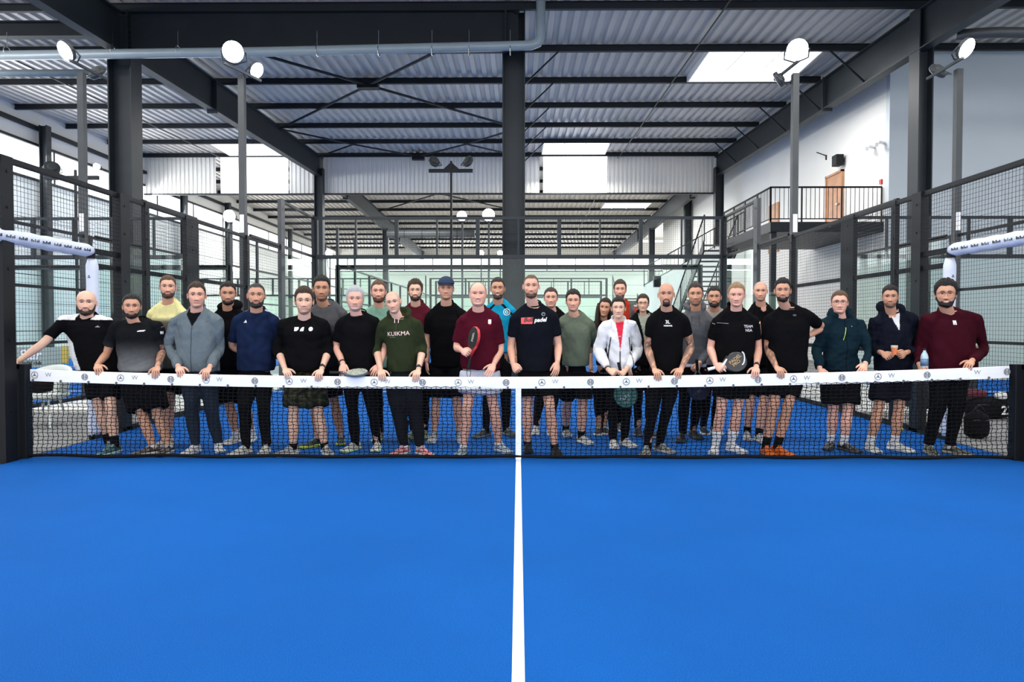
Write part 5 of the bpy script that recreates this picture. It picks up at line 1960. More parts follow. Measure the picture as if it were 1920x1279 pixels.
person('goatee_grad', 7.16, (245, 551, 597), (217, 613), (297, 612), [(247, 862, -38), (297, 863, 2)], TAN, hair='short', haircol=DARKH, beard='full', beardt=.006, seed=2, smile=.5, sidet=.006, fat=1.06,
       top=dict(kind='tee', col=BLK2, sleeve=.66, paint=grad_grey, loose=1.12, prints=[ppoly([box2(-.035, .035, -.005, .005), box2(-.02, .045, .004, .009)], 263, 621, PRINTW, rot=4), ppoly([circ(.015, 0, 0, 10)], 299, 624, PRINTW)]),
       bot=dict(kind='shorts', col=BLK, loose=1.35, len=.98), sock=((.6, .6, .6), .10), shoes=dict(col=(.055, .035, .03), sole=(.6, .58, .55), accent=(.45, .40, .36)), tattoo=['R'],
       arms=dict(L=tape(188, 184, (200, 664)), R=tape(294, 297, (304, 660))),
       label='man in a black tee fading to grey at the hem, tattooed forearm')
person('zip_grey', 7.15, (367, 529, 577), (328, 603), (407, 603), [(342, 859, -8), (413, 853, 30)], FAIR, hair='short', haircol=BRN, stubble=.15, seed=4, smile=.35, quiff=.012,
       top=dict(kind='jacket', col=lin(112, 124, 130), sleeve=1.92, vox=.0065, paint=open_front(BLK, 1.33, .075, zipcol=(.06, .08, .09)), stand=.035, gap=5, loose=1.12, fold=.006, collarcol=lin(104, 116, 122), prints=[ppoly([[(-.02, .002), (-.012, -.006), (.022, .010), (-.010, -.002)]], 386, 602, PRINTK)]),
       bot=dict(kind='long', col=lin(42, 50, 62), loose=1.10), shoes=dict(col=(.62, .62, .62), accent=(.50, .50, .52)), sock=(WHITE, .08),
       arms=dict(L=tape(341, 336, (318, 652)), R=tape(388, 394, (414, 655))),
       label='young man in a grey-blue zipped track jacket and dark trousers, both hands on the net')
person('navy_jersey', 7.25, (479, 531, 577), (446, 604), (516, 604), [(430, 862, -25), (490, 858, 8)], TAN, hair='buzz', haircol=(.02, .017, .015), beard='full', beardt=.012, seed=6, smile=.4, fat=1.05,
       top=dict(kind='tee', col=NAVY, sleeve=.75, paint=stripes3, loose=1.14, prints=[ppoly([[(-.022, -.012), (-.012, -.012), (-.016, -.004)], [(-.010, -.012), (.002, -.012), (-.006, .006), (-.013, -.002)], [(.004, -.012), (.018, -.012), (.004, .020), (-.004, .010)]], 458, 603, PRINTW)]),
       bot=dict(kind='long', col=BLK, loose=1.05), shoes=dict(col=(.50, .49, .42), sole=(.62, .60, .52), accent=(.66, .66, .62)), sock=(BLK, .1),
       arms=dict(L=dict(elbow=(434, 650), ye=7.32, back=True), R=dict(elbow=(528, 652), ye=7.33, back=True), back=True),
       label='black-bearded man in a navy sports jersey with pale shoulder stripes')
person('black_sweat', 7.16, (569, 537, 589), (533, 610), (608, 608), [(515, 861, -38), (618, 859, 28)], PALE, hair='medium', haircol=BRN, stubble=.45, beardcol=(.09, .045, .025), seed=7, smile=.1, quiff=.008,
       top=dict(kind='long', col=BLK, sleeve=1.35, loose=1.16, fold=.005, sl=1.05, prints=[
           ppoly([[(-.068, .020), (-.022, .020), (-.022, .0), (-.036, -.018), (-.050, -.022), (-.068, -.022)]], 564, 617, PRINTW), ppoly([[(-.020, -.022), (.020, -.022), (.020, .020), (.004, .020), (-.012, .004)]], 566, 617, PRINTW), ppoly([circ(.0225, .050, 0, 18)], 573, 617, PRINTW)]),
       bot=dict(kind='shorts', col=(.03, .032, .018), loose=1.25, len=.92, paint=camo), sock=(BLK, .16), shoes=dict(col=(.48, .47, .45), accent=(.03, .03, .03)), watch=dict(R='w'),
       arms=dict(L=tape(542, 535, (521, 655)), R=tape(599, 604, (617, 655))),
       label='man in a black sweatshirt with three white geometric shapes, smartwatch, camouflage shorts')
person('silver', 7.20, (665, 536, 583), (640, 607), (704, 604), [(642, 852, -25), (703, 851, 5)], ROSY, hair='medium', haircol=SILV, stubble=.55, beardcol=(.38, .36, .34), browcol=(.22, .19, .17), seed=9, smile=.2, fat=1.08, jaw=1.06, quiff=.010,
       top=dict(kind='tee', col=BLK, sleeve=.74, loose=1.18, belly=1), belly=1.08,
       bot=dict(kind='long', col=BLK, loose=1.0), shoes=dict(col=(.50, .50, .46), sole=(.55, .68, .40), accent=(.25, .25, .25)), sock=(BLK, .1), watch=dict(L='band'),
       arms=dict(L=dict(hand=(642, 702), wrist=(643, 682), elbow=(630, 650), yw=6.96, yh=6.89, pose='relaxed', n=(0, -1, .3)), R=dict(elbow=(722, 652), hand=(704, 698), wrist=(712, 684), yw=7.0, yh=6.93, pose='relaxed', n=(0, -1, .3))),
       label='silver-haired man in a plain black tee beside the racket lying on the net')
person('kuikma', 7.15, (740, 546, 587), (718, 613), (781, 610), [(733, 861, -30), (808, 860, 38)], PALE, hair='bald', scalp=.30, haircol=(.12, .08, .06), stubble=.22, beardcol=(.14, .09, .06), seed=11, smile=.2, head_rot=(-8, 4, -9), jaw=.94,
       top=dict(kind='hoodie', col=lin(50, 58, 38), sleeve=1.32, loose=1.10, fold=.005, sl=1.06, prints=[ptext('KUIKMA', 746.5, 626, .062, PRINTP, bold=0, rot=3, sx=1.0), ptext('FOR PADEL', 736, 633, .013, PRINTG, rot=3),
            ppoly([box2(-.0035, .0035, -.075, 0)], 738, 592, PRINTP, 'drawstring', rot=4), ppoly([box2(-.0035, .0035, -.075, 0)], 746, 592, PRINTP, 'drawstring', rot=-2), ppoly([box2(-.004, .004, -.10, 0)], 742, 601, PRINTK, 'zip')]),
       bot=dict(kind='long', col=(.012, .013, .017), loose=1.12, prof=[(0, .094), (.5, .085), (1.0, .070), (1.5, .064), (1.8, .052), (1.9, .040), (2, .040)]), shoes=dict(col=(.62, .13, .14), sole=(.68, .64, .62), accent=(.70, .66, .64)), sock=(WHITE, .1), watch=dict(R='w'),
       arms=dict(L=tape(717, 714, (706, 652)), R=tape(781, 785, (793, 652))),
       label='shaven-headed man in an olive green hoodie with white lettering, tilting his head')
person('maroon_racket', 7.18, (896, 529, 574), (868, 602), (928, 600), [(859, 861, -10), (955, 853, 32)], ROSY, hair='buzz', haircol=(.30, .22, .16), recede=1.5, seed=14, smile=.6, teeth=True, fat=1.10, jaw=1.08, belly=1.20, browcol=(.30, .20, .14), browamt=.4, scalp=.1,
       top=dict(kind='tee', col=MAROON, sleeve=.80, loose=1.18, sl=1.12, prints=[ppoly([box2(-.016, .016, -.022, .022)], 918, 603, PRINTW), ppoly([box2(-.010, .012, -.016, -.004)], 918, 606, PRINTR)]),
       bot=dict(kind='shorts', col=(.60, .62, .72), loose=1.28, len=.60), sock=((.7, .7, .7), .10), shoes=dict(col=(.20, .27, .33), sole=(.5, .53, .56), accent=(.55, .60, .62)), shirt_hem=.885,
       arms=dict(L=dict(hand=(876, 662), wrist=(866, 657), elbow=(856, 652), yw=6.93, yh=6.86, ye=7.18, pose='grip', n=(-.2, -1, .4), thumb=(.2, 0, 1)), R=dict(hand=(917, 700), wrist=(926, 683), elbow=(939, 655), yw=6.97, yh=6.90, pose='flat', n=(0, -1, .35))),
       label='balding smiling man in a maroon tee and white shorts holding a black racket')
person('tall_navy', 7.20, (996, 515, 559), (966, 597), (1037, 595), [(991, 853, 2), (1048, 862, 8)], FAIR, hair='buzz', haircol=(.10, .06, .035), beard='full', beardt=.006, beardcol=(.10, .055, .03), seed=16, smile=.9, sidet=.005,
       top=dict(kind='tee', col=lin(22, 24, 32), sleeve=.60, loose=1.12, prints=[
           ppoly([[(-.066, -.036), (.050, -.036), (.062, .034), (-.066, .030)]], 989, 601, PRINTR, 'print_panel'), ptext('Bull', 990, 600, .060, PRINTK, bold=.002, shear=.3, rot=2, sx=1.05), ptext('padel', 1013, 600, .060, PRINTW, bold=.0018, shear=.3, rot=3, sx=.98),
           ppoly(ringp(.014, .020), 1019, 589, PRINTG), ppoly([[(-.02, -.008), (.018, .012), (.02, .016), (-.018, -.002)]], 1019, 589, PRINTG)]),
       bot=dict(kind='shorts', col=BLK, loose=1.15, len=.72), sock=(BLK, .12), shoes=dict(col=BLK, sole=(.02, .02, .02), laces=(.03, .03, .03)),
       arms=dict(L=dict(hand=(969, 694), wrist=(962, 683), elbow=(958, 652), yw=7.0, yh=6.95, pose='fist', n=(-.3, -1, .2)), R=dict(hand=(1043, 694), wrist=(1045, 680), elbow=(1047, 650), yw=7.0, yh=6.97, pose='relaxed', n=(.5, -1, 0))),
       label='tall smiling man in a dark navy tee with red and white chest lettering')
person('white_jacket', 7.45, (1160, 557, 597), (1137, 613), (1184, 612), [(1153, 844, -3), (1190, 842, 22)], PALE, hair='short', haircol=DARKH, seed=20, smile=.15, jaw=.93, nose=.9, neck=.85, arm=.88, quiff=.012, sidet=.009, brow=.002, tw=.95,
       top=dict(kind='jacket', col=(.70, .71, .73), sleeve=1.86, paint=white_jacket, vox=.006, stand=.03, gap=4, loose=1.12, fold=.006, prints=[ptext('KUIKMA', 1160, 631, .016, PRINTW)]),
       bot=dict(kind='long', col=BLK, loose=.92), shoes=dict(col=(.58, .58, .55), accent=(.42, .42, .40)), sock=(BLK, .1), watch=dict(L='band'), hand=.92,
       arms=dict(L=dict(hand=(1151, 699), wrist=(1141, 694), elbow=(1121, 658), yw=7.13, yh=7.08, pose='grip', n=(-.2, -1, .5)), R=dict(hand=(1162, 702), wrist=(1173, 695), elbow=(1197, 656), yw=7.13, yh=7.06, pose='grip', n=(.2, -1, .5))),
       label='woman with short dark hair in a white zipped jacket over a red top')
person('tattoo_goatee', 7.20, (1250, 531, 574), (1222, 605), (1283, 603), [(1207, 862, -20), (1262, 853, 30)], TAN, hair='bald', scalp=.15, haircol=(.05, .035, .03), beard='goatee', beardt=.013, beardcol=DARKH, stubble=.3, seed=23, smile=0,
       top=dict(kind='tee', col=BLK, sleeve=.55, loose=1.10, prints=[ptext('3L', 1253, 604, .050, PRINTW, bold=.001), ptext('PADDOCK', 1253, 611, .018, PRINTW, bold=.001)]),
       bot=dict(kind='long', col=BLK, loose=1.0), shoes=dict(col=(.10, .10, .09), sole=(.45, .44, .40), accent=(.50, .49, .44)), sock=(BLK, .1), tattoo=['L', 'R'],
       arms=dict(L=tape(1232, 1226, (1214, 652)), R=tape(1269, 1277, (1296, 650))),
       label='bald man with a black goatee and tattooed arms in a black tee')
person('team_nsa', 7.22, (1382, 529, 574), (1343, 606), (1416, 604), [(1337, 855, -22), (1398, 853, 25)], ROSY, hair='short', haircol=BLOND, stubble=.08, seed=26, smile=.2, head_rot=(0, 6, 0), fat=1.05, browcol=(.30, .2, .12), browamt=.45,
       top=dict(kind='tee', col=BLK, sleeve=.62, loose=1.16, stand=.040, gap=3, paint=open_front((.62, .36, .28), 1.50, .04), prints=[ptext('TEAM\nNSA', 1404, 616, .040, PRINTW, bold=0), ppoly([box2(-.06, .06, -.002, .002)], 1357, 606, PRINTG, 'pocket_zip', rot=-4)]),
       bot=dict(kind='shorts', col=BLK, loose=1.15, len=.70), sock=((.7, .7, .7), .42), shoes=dict(col=(.62, .62, .63), sole=(.66, .66, .68)), watch=dict(R='w'),
       arms=dict(L=dict(hand=(1352, 692), wrist=(1342, 683), elbow=(1332, 654), yw=6.96, yh=6.90, pose='grip', n=(-.4, -1, .3)), R=tape(1415, 1417, (1422, 655))),
       label='short-haired blond man in a black zip-neck shirt with white chest lettering, holding a black racket')
person('orange_shoes', 7.20, (1469, 521, 566), (1442, 603), (1518, 597), [(1451, 862, 2), (1487, 859, 26)], TAN, hair='medium', haircol=DARKH, beard='full', beardt=.007, seed=28, smile=.3, sidet=.006,
       top=dict(kind='tee', col=BLK, sleeve=.60, loose=1.12, prints=[ppoly(ringp(.006, .009, -.008) + ringp(.006, .009, .008), 1493, 591, PRINTG)]),
       bot=dict(kind='shorts', col=BLK, loose=1.05, len=.68), sock=(BLK, .30), shoes=dict(col=(.72, .13, .015), sole=(.72, .16, .03), accent=(.80, .25, .05), laces=(.8, .3, .1)), tattoo=['L'], watch=dict(R='w'),
       arms=dict(L=tape(1462, 1454, (1440, 655)), R=dict(hand=(1499, 640), wrist=(1509, 634), elbow=(1543, 613), ye=7.33, yw=7.22, yh=7.20, pose='hip', n=(0, -1, .3))),
       label='dark-haired bearded man in a black tee with orange shoes, one hand on his hip')
person('teal_jacket', 7.36, (1576, 545, 588), (1548, 610), (1610, 608), [(1551, 846, -35), (1613, 851, 22)], ROSY, hair='short', haircol=(.10, .05, .025), seed=29, smile=.2, glasses=1.0, stubble=.12, beardcol=(.2, .11, .06), fat=1.05,
       top=dict(kind='jacket', col=lin(22, 42, 52), sleeve=1.92, stand=.04, gap=2, loose=1.16, fold=.006, hood=True, paint=open_front(lin(22, 42, 52), 1.6, .0, zipcol=(.004, .006, .008)), prints=[ppoly([box2(-.003, .003, -.068, .068)], 1584, 626, mat('lime_zip', (.45, .62, .10), .5, 0, 20, .05), 'pocket_zip', rot=-13), ppoly([circ(.006, 0, 0, 8)], 1598, 612, PRINTG)]),
       bot=dict(kind='shorts', col=BLK, loose=1.28, len=.88), sock=((.62, .62, .62), .28), shoes=dict(col=BLK, sole=(.05, .05, .05), accent=(.2, .2, .2)),
       arms=dict(L=dict(hand=(1544, 705), wrist=(1537, 692), elbow=(1532, 655), yw=7.2, yh=7.15, pose='relaxed', n=(-.3, -1, 0)), R=dict(hand=(1616, 697), wrist=(1622, 684), elbow=(1628, 655), ye=7.22, yw=6.99, yh=6.90, pose='tape2' if False else 'relaxed', n=(0, -1, .6))),
       label='man with glasses in a dark teal hooded jacket with a lime zip, black shorts')
person('puffer', 7.38, (1671, 534, 577), (1643, 606), (1707, 603), [(1648, 852, -5), (1713, 850, 28)], OLIVE, hair='medium', haircol=DARKH, stubble=.75, seed=30, smile=.3, sidet=.005,
       top=dict(kind='puffer', col=(.008, .010, .018), sleeve=1.75, paint=puffer, vox=.0065, loose=1.22, hood=True, fold=.008, collarcol=BLK),
       bot=dict(kind='shorts', col=(.008, .009, .014), loose=1.15, len=.82), sock=((.62, .62, .62), .26), shoes=dict(col=(.62, .62, .58), accent=(.45, .50, .42)),
       arms=dict(L=dict(hand=(1668, 670), wrist=(1655, 662), elbow=(1634, 655), yw=7.16, yh=7.06, pose='grip', n=(-.3, -1, .2), thumb=(0, 0, 1)), R=dict(hand=(1684, 670), wrist=(1697, 662), elbow=(1717, 655), yw=7.16, yh=7.06, pose='grip', n=(.3, -1, .2), thumb=(0, 0, 1))),
       label='dark-haired young man in a dark hooded padded jacket with both hands together at his waist')
person('maroon_sweater', 7.22, (1776, 522, 576), (1741, 603), (1828, 600), [(1754, 856, -15), (1822, 857, 28)], TAN, hair='curly', haircol=DARKH, beard='full', beardt=.010, glasses=.7, seed=31, smile=.7, teeth=True, fat=1.04,
       top=dict(kind='long', col=lin(64, 18, 30), sleeve=1.92, loose=1.16, sl=1.28, fold=.006, belly=1, prints=[ppoly([box2(-.019, .019, -.022, .022)], 1793, 605, PRINTW), ppoly([[(-.012, -.014), (.014, -.008), (.012, .012)]], 1793, 606, PRINTG)]), belly=1.05,
       bot=dict(kind='long', col=BLK, loose=1.15), shoes=dict(col=(.06, .055, .035), sole=(.35, .34, .28), accent=(.30, .28, .20)), sock=((.5, .5, .5), .1),
       arms=dict(L=dict(hand=(1727, 692), wrist=(1724, 684), elbow=(1722, 655), ye=7.3, yw=7.05, yh=7.0, pose='grip', n=(-1, -.3, 0)), R=tape(1811, 1820, (1846, 655))),
       label='bearded man with glasses in a dark maroon sweater at the right end of the group')

# --- behind
person('yellow_tee', 7.68, (313, 516, 559), (285, 590), (343, 590), [(284, 845, -20), (303, 842, 10)], FAIR, hair='short', haircol=(.09, .05, .03), beard='full', beardt=.013, beardcol=(.06, .033, .02), seed=3, smile=.3,
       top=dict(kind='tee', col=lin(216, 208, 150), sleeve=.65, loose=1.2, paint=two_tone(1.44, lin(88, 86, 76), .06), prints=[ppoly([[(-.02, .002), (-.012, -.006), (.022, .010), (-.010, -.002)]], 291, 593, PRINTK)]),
       bot=dict(kind='shorts', col=BLK, loose=1.2), sock=(WHITE, .12), shoes=dict(col=(.60, .40, .28), sole=(.65, .62, .6), accent=(.7, .68, .66)),
       label='full-bearded man in a pale yellow tee standing behind the grey track jacket')
person('black_hood', 7.72, (426, 527, 571), (399, 602), (457, 600), [(418, 838, -20), (462, 834, 5)], TAN, hair='short', haircol=DARKH, stubble=.9, beard='full', beardt=.004, seed=5, smile=.05, head_rot=(0, 5, 0),
       top=dict(kind='hoodie', col=BLK, sleeve=1.9, loose=1.12, sl=1.0), bot=dict(kind='shorts', col=BLK, loose=1.2, len=1.05), sock=((.65, .65, .65), .22), shoes=dict(col=(.55, .55, .55), accent=(.1, .1, .1)),
       label='dark-bearded man in a black hoodie between the track jacket and the navy jersey')
person('grey_tee', 7.70, (602, 516, 564), (580, 593), (645, 591), [(563, 843, -45), (638, 838, 12)], OLIVE, hair='medium', haircol=DARKH, stubble=.5, seed=8, smile=.1, sidet=.008, hipx=W(601, 700, 7.7).x,
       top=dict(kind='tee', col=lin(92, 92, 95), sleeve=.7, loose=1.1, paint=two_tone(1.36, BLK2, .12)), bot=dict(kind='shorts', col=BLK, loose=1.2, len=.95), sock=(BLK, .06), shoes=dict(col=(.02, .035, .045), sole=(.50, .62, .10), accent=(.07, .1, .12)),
       label='tall dark-haired man in a grey tee behind the black sweatshirt')
person('mint_tee', 7.85, (709, 525, 567), (688, 593), (738, 593), [(702, 832, -5), (758, 833, 10)], ROSY, hair='short', haircol=(.10, .055, .03), beard='full', beardt=.014, beardcol=REDB, seed=10, smile=.5,
       top=dict(kind='tee', col=lin(138, 178, 158), sleeve=.65, loose=1.05), bot=dict(kind='long', col=BLK), shoes=dict(col=(.12, .16, .15), sole=(.4, .6, .3), accent=(.4, .4, .4)),
       label='red-bearded man in a mint green tee behind the olive hoodie')
person('maroon_back', 8.0, (778, 523, 564), (756, 591), (806, 592), [(768, 826, -5), (795, 826, 5)], PALE, hair='wavy', haircol=(.055, .03, .018), beard='full', beardt=.010, beardcol=(.04, .022, .014), seed=12, smile=.1,
       top=dict(kind='tee', col=lin(92, 30, 44), sleeve=.65, loose=1.1), bot=dict(kind='long', col=BLK), shoes=dict(col=(.1, .15, .1), sole=(.4, .6, .3)),
       label='man with wavy brown hair and beard in a maroon tee at the back')
person('cap_polo', 7.92, (836, 518, 562), (808, 594), (866, 592), [(806, 834, -5), (868, 834, 15)], FAIR, hair='cap', haircol=(.12, .07, .04), capcol=lin(52, 62, 82), stubble=.35, seed=13, smile=.3,
       top=dict(kind='tee', col=BLK, sleeve=.66, loose=1.2, stand=.018, gap=3, vneck=.02, paint=open_front((.60, .33, .24), 1.56, .03)), bot=dict(kind='shorts', col=BLK, len=1.0, loose=1.15), sock=((.35, .36, .38), .18), shoes=dict(col=(.42, .43, .45), accent=(.6, .6, .62)),
       label='man in a dark blue baseball cap and black polo shirt')
person('cyan_tee', 8.28, (933, 520, 561), (910, 585), (960, 585), [(890, 824, -35), (965, 821, 30)], TAN, hair='short', haircol=(.03, .02, .015), beard='full', beardt=.008, beardcol=(.06, .035, .022), seed=15, smile=.7, teeth=True, jaw=.95,
       top=dict(kind='tee', col=lin(28, 160, 200), sleeve=.66, loose=1.1, paint=cyan_black, prints=[ppoly(ringp(.034, .042), 950, 585, PRINTW), ppoly(ringp(.012, .020), 950, 585, PRINTW)]), bot=dict(kind='long', col=BLK, loose=1.0), sock=(BLK, .1), shoes=dict(col=(.03, .04, .045), sole=(.12, .14, .15)), shirt_hem=1.02,
       label='smiling dark-haired man in a bright cyan sports shirt with black shoulder bands')
person('behind_navy', 8.6, (1033, 539, 577), (1012, 600), (1062, 602), [(1003, 818, -5), (1036, 820, 5)], ROSY, hair='short', haircol=(.05, .03, .02), stubble=.15, seed=17, smile=.2, fat=1.05,
       top=dict(kind='tee', col=BLK, sleeve=.7, loose=1.1), bot=dict(kind='long', col=BLK), shoes=dict(col=(.4, .4, .38), accent=(.2, .2, .2)),
       label='dark-haired man half hidden behind the shoulder of the tall man in navy')
person('sage_tee', 7.72, (1075, 542, 584), (1054, 609), (1104, 608), [(1066, 822, 5), (1108, 836, 25)], FAIR, hair='medium', haircol=(.018, .012, .01), stubble=.25, seed=18, smile=.35, sidet=.010,
       top=dict(kind='tee', col=lin(104, 114, 98), sleeve=.95, loose=1.24, fold=.005, prints=[ppoly([[(-.012, -.006), (.010, .010), (.012, .006), (-.006, -.008)]], 1095, 616, PRINTG)]), bot=dict(kind='shorts', col=BLK, loose=1.15, len=.85), sock=(BLK, .22), shoes=dict(col=(.35, .34, .30), accent=(.5, .5, .46)),
       arms=dict(L=dict(elbow=(1044, 650), ye=7.85, back=True), R=dict(elbow=(1116, 650), ye=7.85, back=True), back=True), shirt_hem=.885,
       label='dark-haired man in a loose sage green tee, hands behind his back')
person('long_hair', 8.3, (1133, 558, 594), (1116, 613), (1150, 613), [(1121, 819, -10), (1141, 818, 10)], TAN, hair='long', haircol=(.022, .012, .008), seed=19, smile=1.0, jaw=.9, nose=.85, neck=.8, arm=.8, brow=.0018, head_rot=(-6, 0, 8), fat=.95, tw=.95,
       top=dict(kind='tee', col=BLK, sleeve=.7, loose=1.0), bot=dict(kind='long', col=BLK, loose=.85), shoes=dict(col=(.03, .03, .03), sole=(.6, .6, .6)), hand=.9,
       label='smiling woman with long dark hair in a black top')
def backpack(co, cols, q):
    x = co[:, 0] - q['shm'].x
    cols[(np.abs(np.abs(x) - .12) < .028) & (co[:, 1] < q['Y'])] = (.09, .095, .10)
    return cols
person('orange_top', 8.75, (1163, 524, 560), (1143, 587), (1190, 587), [(1148, 812, -5), (1170, 812, 5)], ROSY, hair='medium', haircol=(.06, .035, .022), beard='full', beardt=.005, beardcol=(.12, .07, .05), seed=21, smile=.7,
       top=dict(kind='jacket', col=lin(190, 62, 38), sleeve=1.8, loose=1.1, paint=backpack), bot=dict(kind='long', col=BLK), shoes=dict(col=(.1, .1, .1)),
       label='tall man in an orange-red top with grey backpack straps at the back')
person('black_glasses', 8.15, (1206, 551, 585), (1188, 606), (1226, 606), [(1196, 820, -10), (1232, 824, 20)], PALE, hair='medium', haircol=(.04, .024, .016), seed=22, smile=.2, glasses=1.0, jaw=.9, nose=.9, neck=.8, arm=.85, brow=.002, sidet=.014, tw=.95,
       top=dict(kind='jacket', col=BLK, sleeve=1.9, loose=1.1, paint=open_front((.30, .32, .26), 1.12, .07), stand=.02), bot=dict(kind='long', col=BLK, loose=.9), shoes=dict(col=BLK2, sole=(.3, .3, .3)), hand=.9,
       label='woman with short brown hair and glasses in a black jacket')
person('grey_hoodie', 7.95, (1305, 530, 573), (1280, 602), (1328, 602), [(1275, 832, -20), (1314, 826, 10)], TAN, hair='short', haircol=(.035, .02, .014), stubble=.6, seed=24, smile=1.0, jaw=.95,
       top=dict(kind='hoodie', col=lin(104, 104, 108), sleeve=1.9, loose=1.1, paint=hoodie_grey, prints=[ppoly([box2(-.003, .003, -.10, 0)], 1299, 592, PRINTK, 'drawstring', rot=-4), ppoly([box2(-.003, .003, -.12, 0)], 1312, 592, PRINTK, 'drawstring', rot=3)]), bot=dict(kind='long', col=BLK), shoes=dict(col=BLK2, sole=(.05, .05, .05), laces=(.1, .1, .1)),
       arms=dict(R=dict(hand=(1305, 694), wrist=(1310, 684), elbow=(1332, 652), yw=7.70, yh=7.65, pose='grip', n=(.2, -1, .2))),
       label='grinning man in a two-tone grey hoodie')
person('beard_back', 8.35, (1340, 537, 576), (1318, 602), (1364, 602), [(1325, 818, -5), (1352, 818, 5)], TAN, hair='short', haircol=DARKH, beard='full', beardt=.012, seed=25, smile=.0,
       top=dict(kind='tee', col=lin(170, 160, 150), sleeve=.7, loose=1.05), bot=dict(kind='long', col=BLK), shoes=dict(col=BLK2),
       label='man with a thick black beard between the grey hoodie and the blond man')
person('bald_back', 8.2, (1427, 528, 564), (1405, 594), (1452, 594), [(1403, 828, -15), (1438, 834, 5)], FAIR, hair='bald', scalp=.30, haircol=(.08, .06, .05), stubble=.45, beardcol=(.08, .055, .04), seed=27, smile=.1, head_rot=(0, 4, 0),
       top=dict(kind='tee', col=BLK, sleeve=.7, loose=1.1, vneck=.03, paint=open_front((.6, .33, .24), 1.50, .03)), bot=dict(kind='shorts', col=BLK, len=1.0), sock=(BLK, .2), shoes=dict(col=(.5, .5, .5), accent=(.2, .2, .2)),
       label='bald man in a black v-neck standing behind the blond man')

# ================================================================== things held, lying and standing around
def racket(name_label, C, up, nrm, face_m, rim_m, grip_m, size=1.0, marks=None, mark_m=None, loop=True, grip_len=.12, hand_group='padel rackets'):
    """padel racket: C centre of the head, up = from handle to head, nrm = face normal"""
    up = Vector(up).normalized(); n = Vector(nrm); n = (n - up * n.dot(up)).normalized(); s = up.cross(n)
    C = Vector(C)
    t = empty('padel_racket', tuple(C - up * .3 * size), name_label, 'racket', hand_group)
    N = 32
    def out(k, sc=1.0):
        a = 2 * math.pi * k / N
        w = .128 * math.sin(a); h = .135 * math.cos(a)
        if h < 0:
            w *= 1 - .18 * (h / .135) ** 2; h *= 1.08
        return (w * sc * size, h * sc * size)
    vs, fs = [], []
    for z, sc in ((-.017, .94), (-.010, 1.0), (.010, 1.0), (.017, .94)):
        for k in range(N):
            a, b = out(k, sc)
            vs.append(C + s * a + up * b + n * z * size)
    for i in range(3):
        for k in range(N):
            fs.append((i * N + k, i * N + (k + 1) % N, (i + 1) * N + (k + 1) % N, (i + 1) * N + k))
    rel(MB().add(vs, fs).build('frame', rim_m, t, smooth=False), t)
    for sg in (-1, 1):
        vs = [C + s * out(k, .94)[0] + up * out(k, .94)[1] + n * .0172 * sg * size for k in range(N)]
        f = rel(MB().add(vs, [tuple(range(N)) if sg > 0 else tuple(range(N - 1, -1, -1))]).build('hitting_face', face_m, t), t)
        b = MB()
        for i in range(-4, 5):
            for j in range(-4, 5):
                x, y = i * .021 * size, j * .021 * size + .012
                if (x / .10) ** 2 + (y / .11) ** 2 < size ** 2 * .95 and (i + j) % 2 == 0:
                    c0 = C + s * x + up * y
                    b.bar(c0 + n * .0165 * sg * size, c0 + n * .0178 * sg * size, .0048 * size, 6)
        tag(rel(b.build('drill_holes', PRINTK, f), t), kind='stuff')
    # throat: two arms and bridge, then grip with cap
    base = C - up * .225 * size
    for sg in (-1, 1):
        a, b_ = out(N // 2 + sg * 5)
        p0 = C + s * a + up * b_
        MBt = MB().tube([p0, p0.lerp(base, .5) + s * (-sg) * -.008, base + s * 0], [.013 * size, .012 * size, .014 * size], 8)
        rel(MBt.build('throat', rim_m, t, smooth=True), t)
    e = base - up * (grip_len) * size
    g = MB().tube([base + up * .01, base - up * .02, base.lerp(e, .5), e, e - up * .012], [.014, .0165, .0165, .017, .019], 10)
    rel(g.build('grip', grip_m, t, smooth=True), t)
    if loop:
        pts = []
        for i in range(14):
            a = 2 * math.pi * i / 14
            pts.append(e + Vector((math.sin(a) * .020, -.004, -.052 - math.cos(a) * -.050 * -1)))
        rel(MB().tube(pts, .003, 5, closed=True).build('wrist_cord', M['black'], t), t)
    if marks:
        for (txt, x, y, sz, rot) in marks:
            me = text_mesh(txt, sz, .001, 0, 0.0003)
            o = link('lettering', me, mark_m, t)
            fr = Matrix((s.to_tuple() + (0,), up.to_tuple() + (0,), n.to_tuple() + (0,), (0, 0, 0, 1))).transposed()
            if fr.to_3x3().determinant() < 0:
                fr = Matrix(((-s).to_tuple() + (0,), up.to_tuple() + (0,), n.to_tuple() + (0,), (0, 0, 0, 1))).transposed()
            o.matrix_local = Matrix.Translation(C + s * x + up * y + n * .0182 * size - Vector(t.location)) @ fr @ Matrix.Rotation(R(rot), 4, 'Z')
    return t

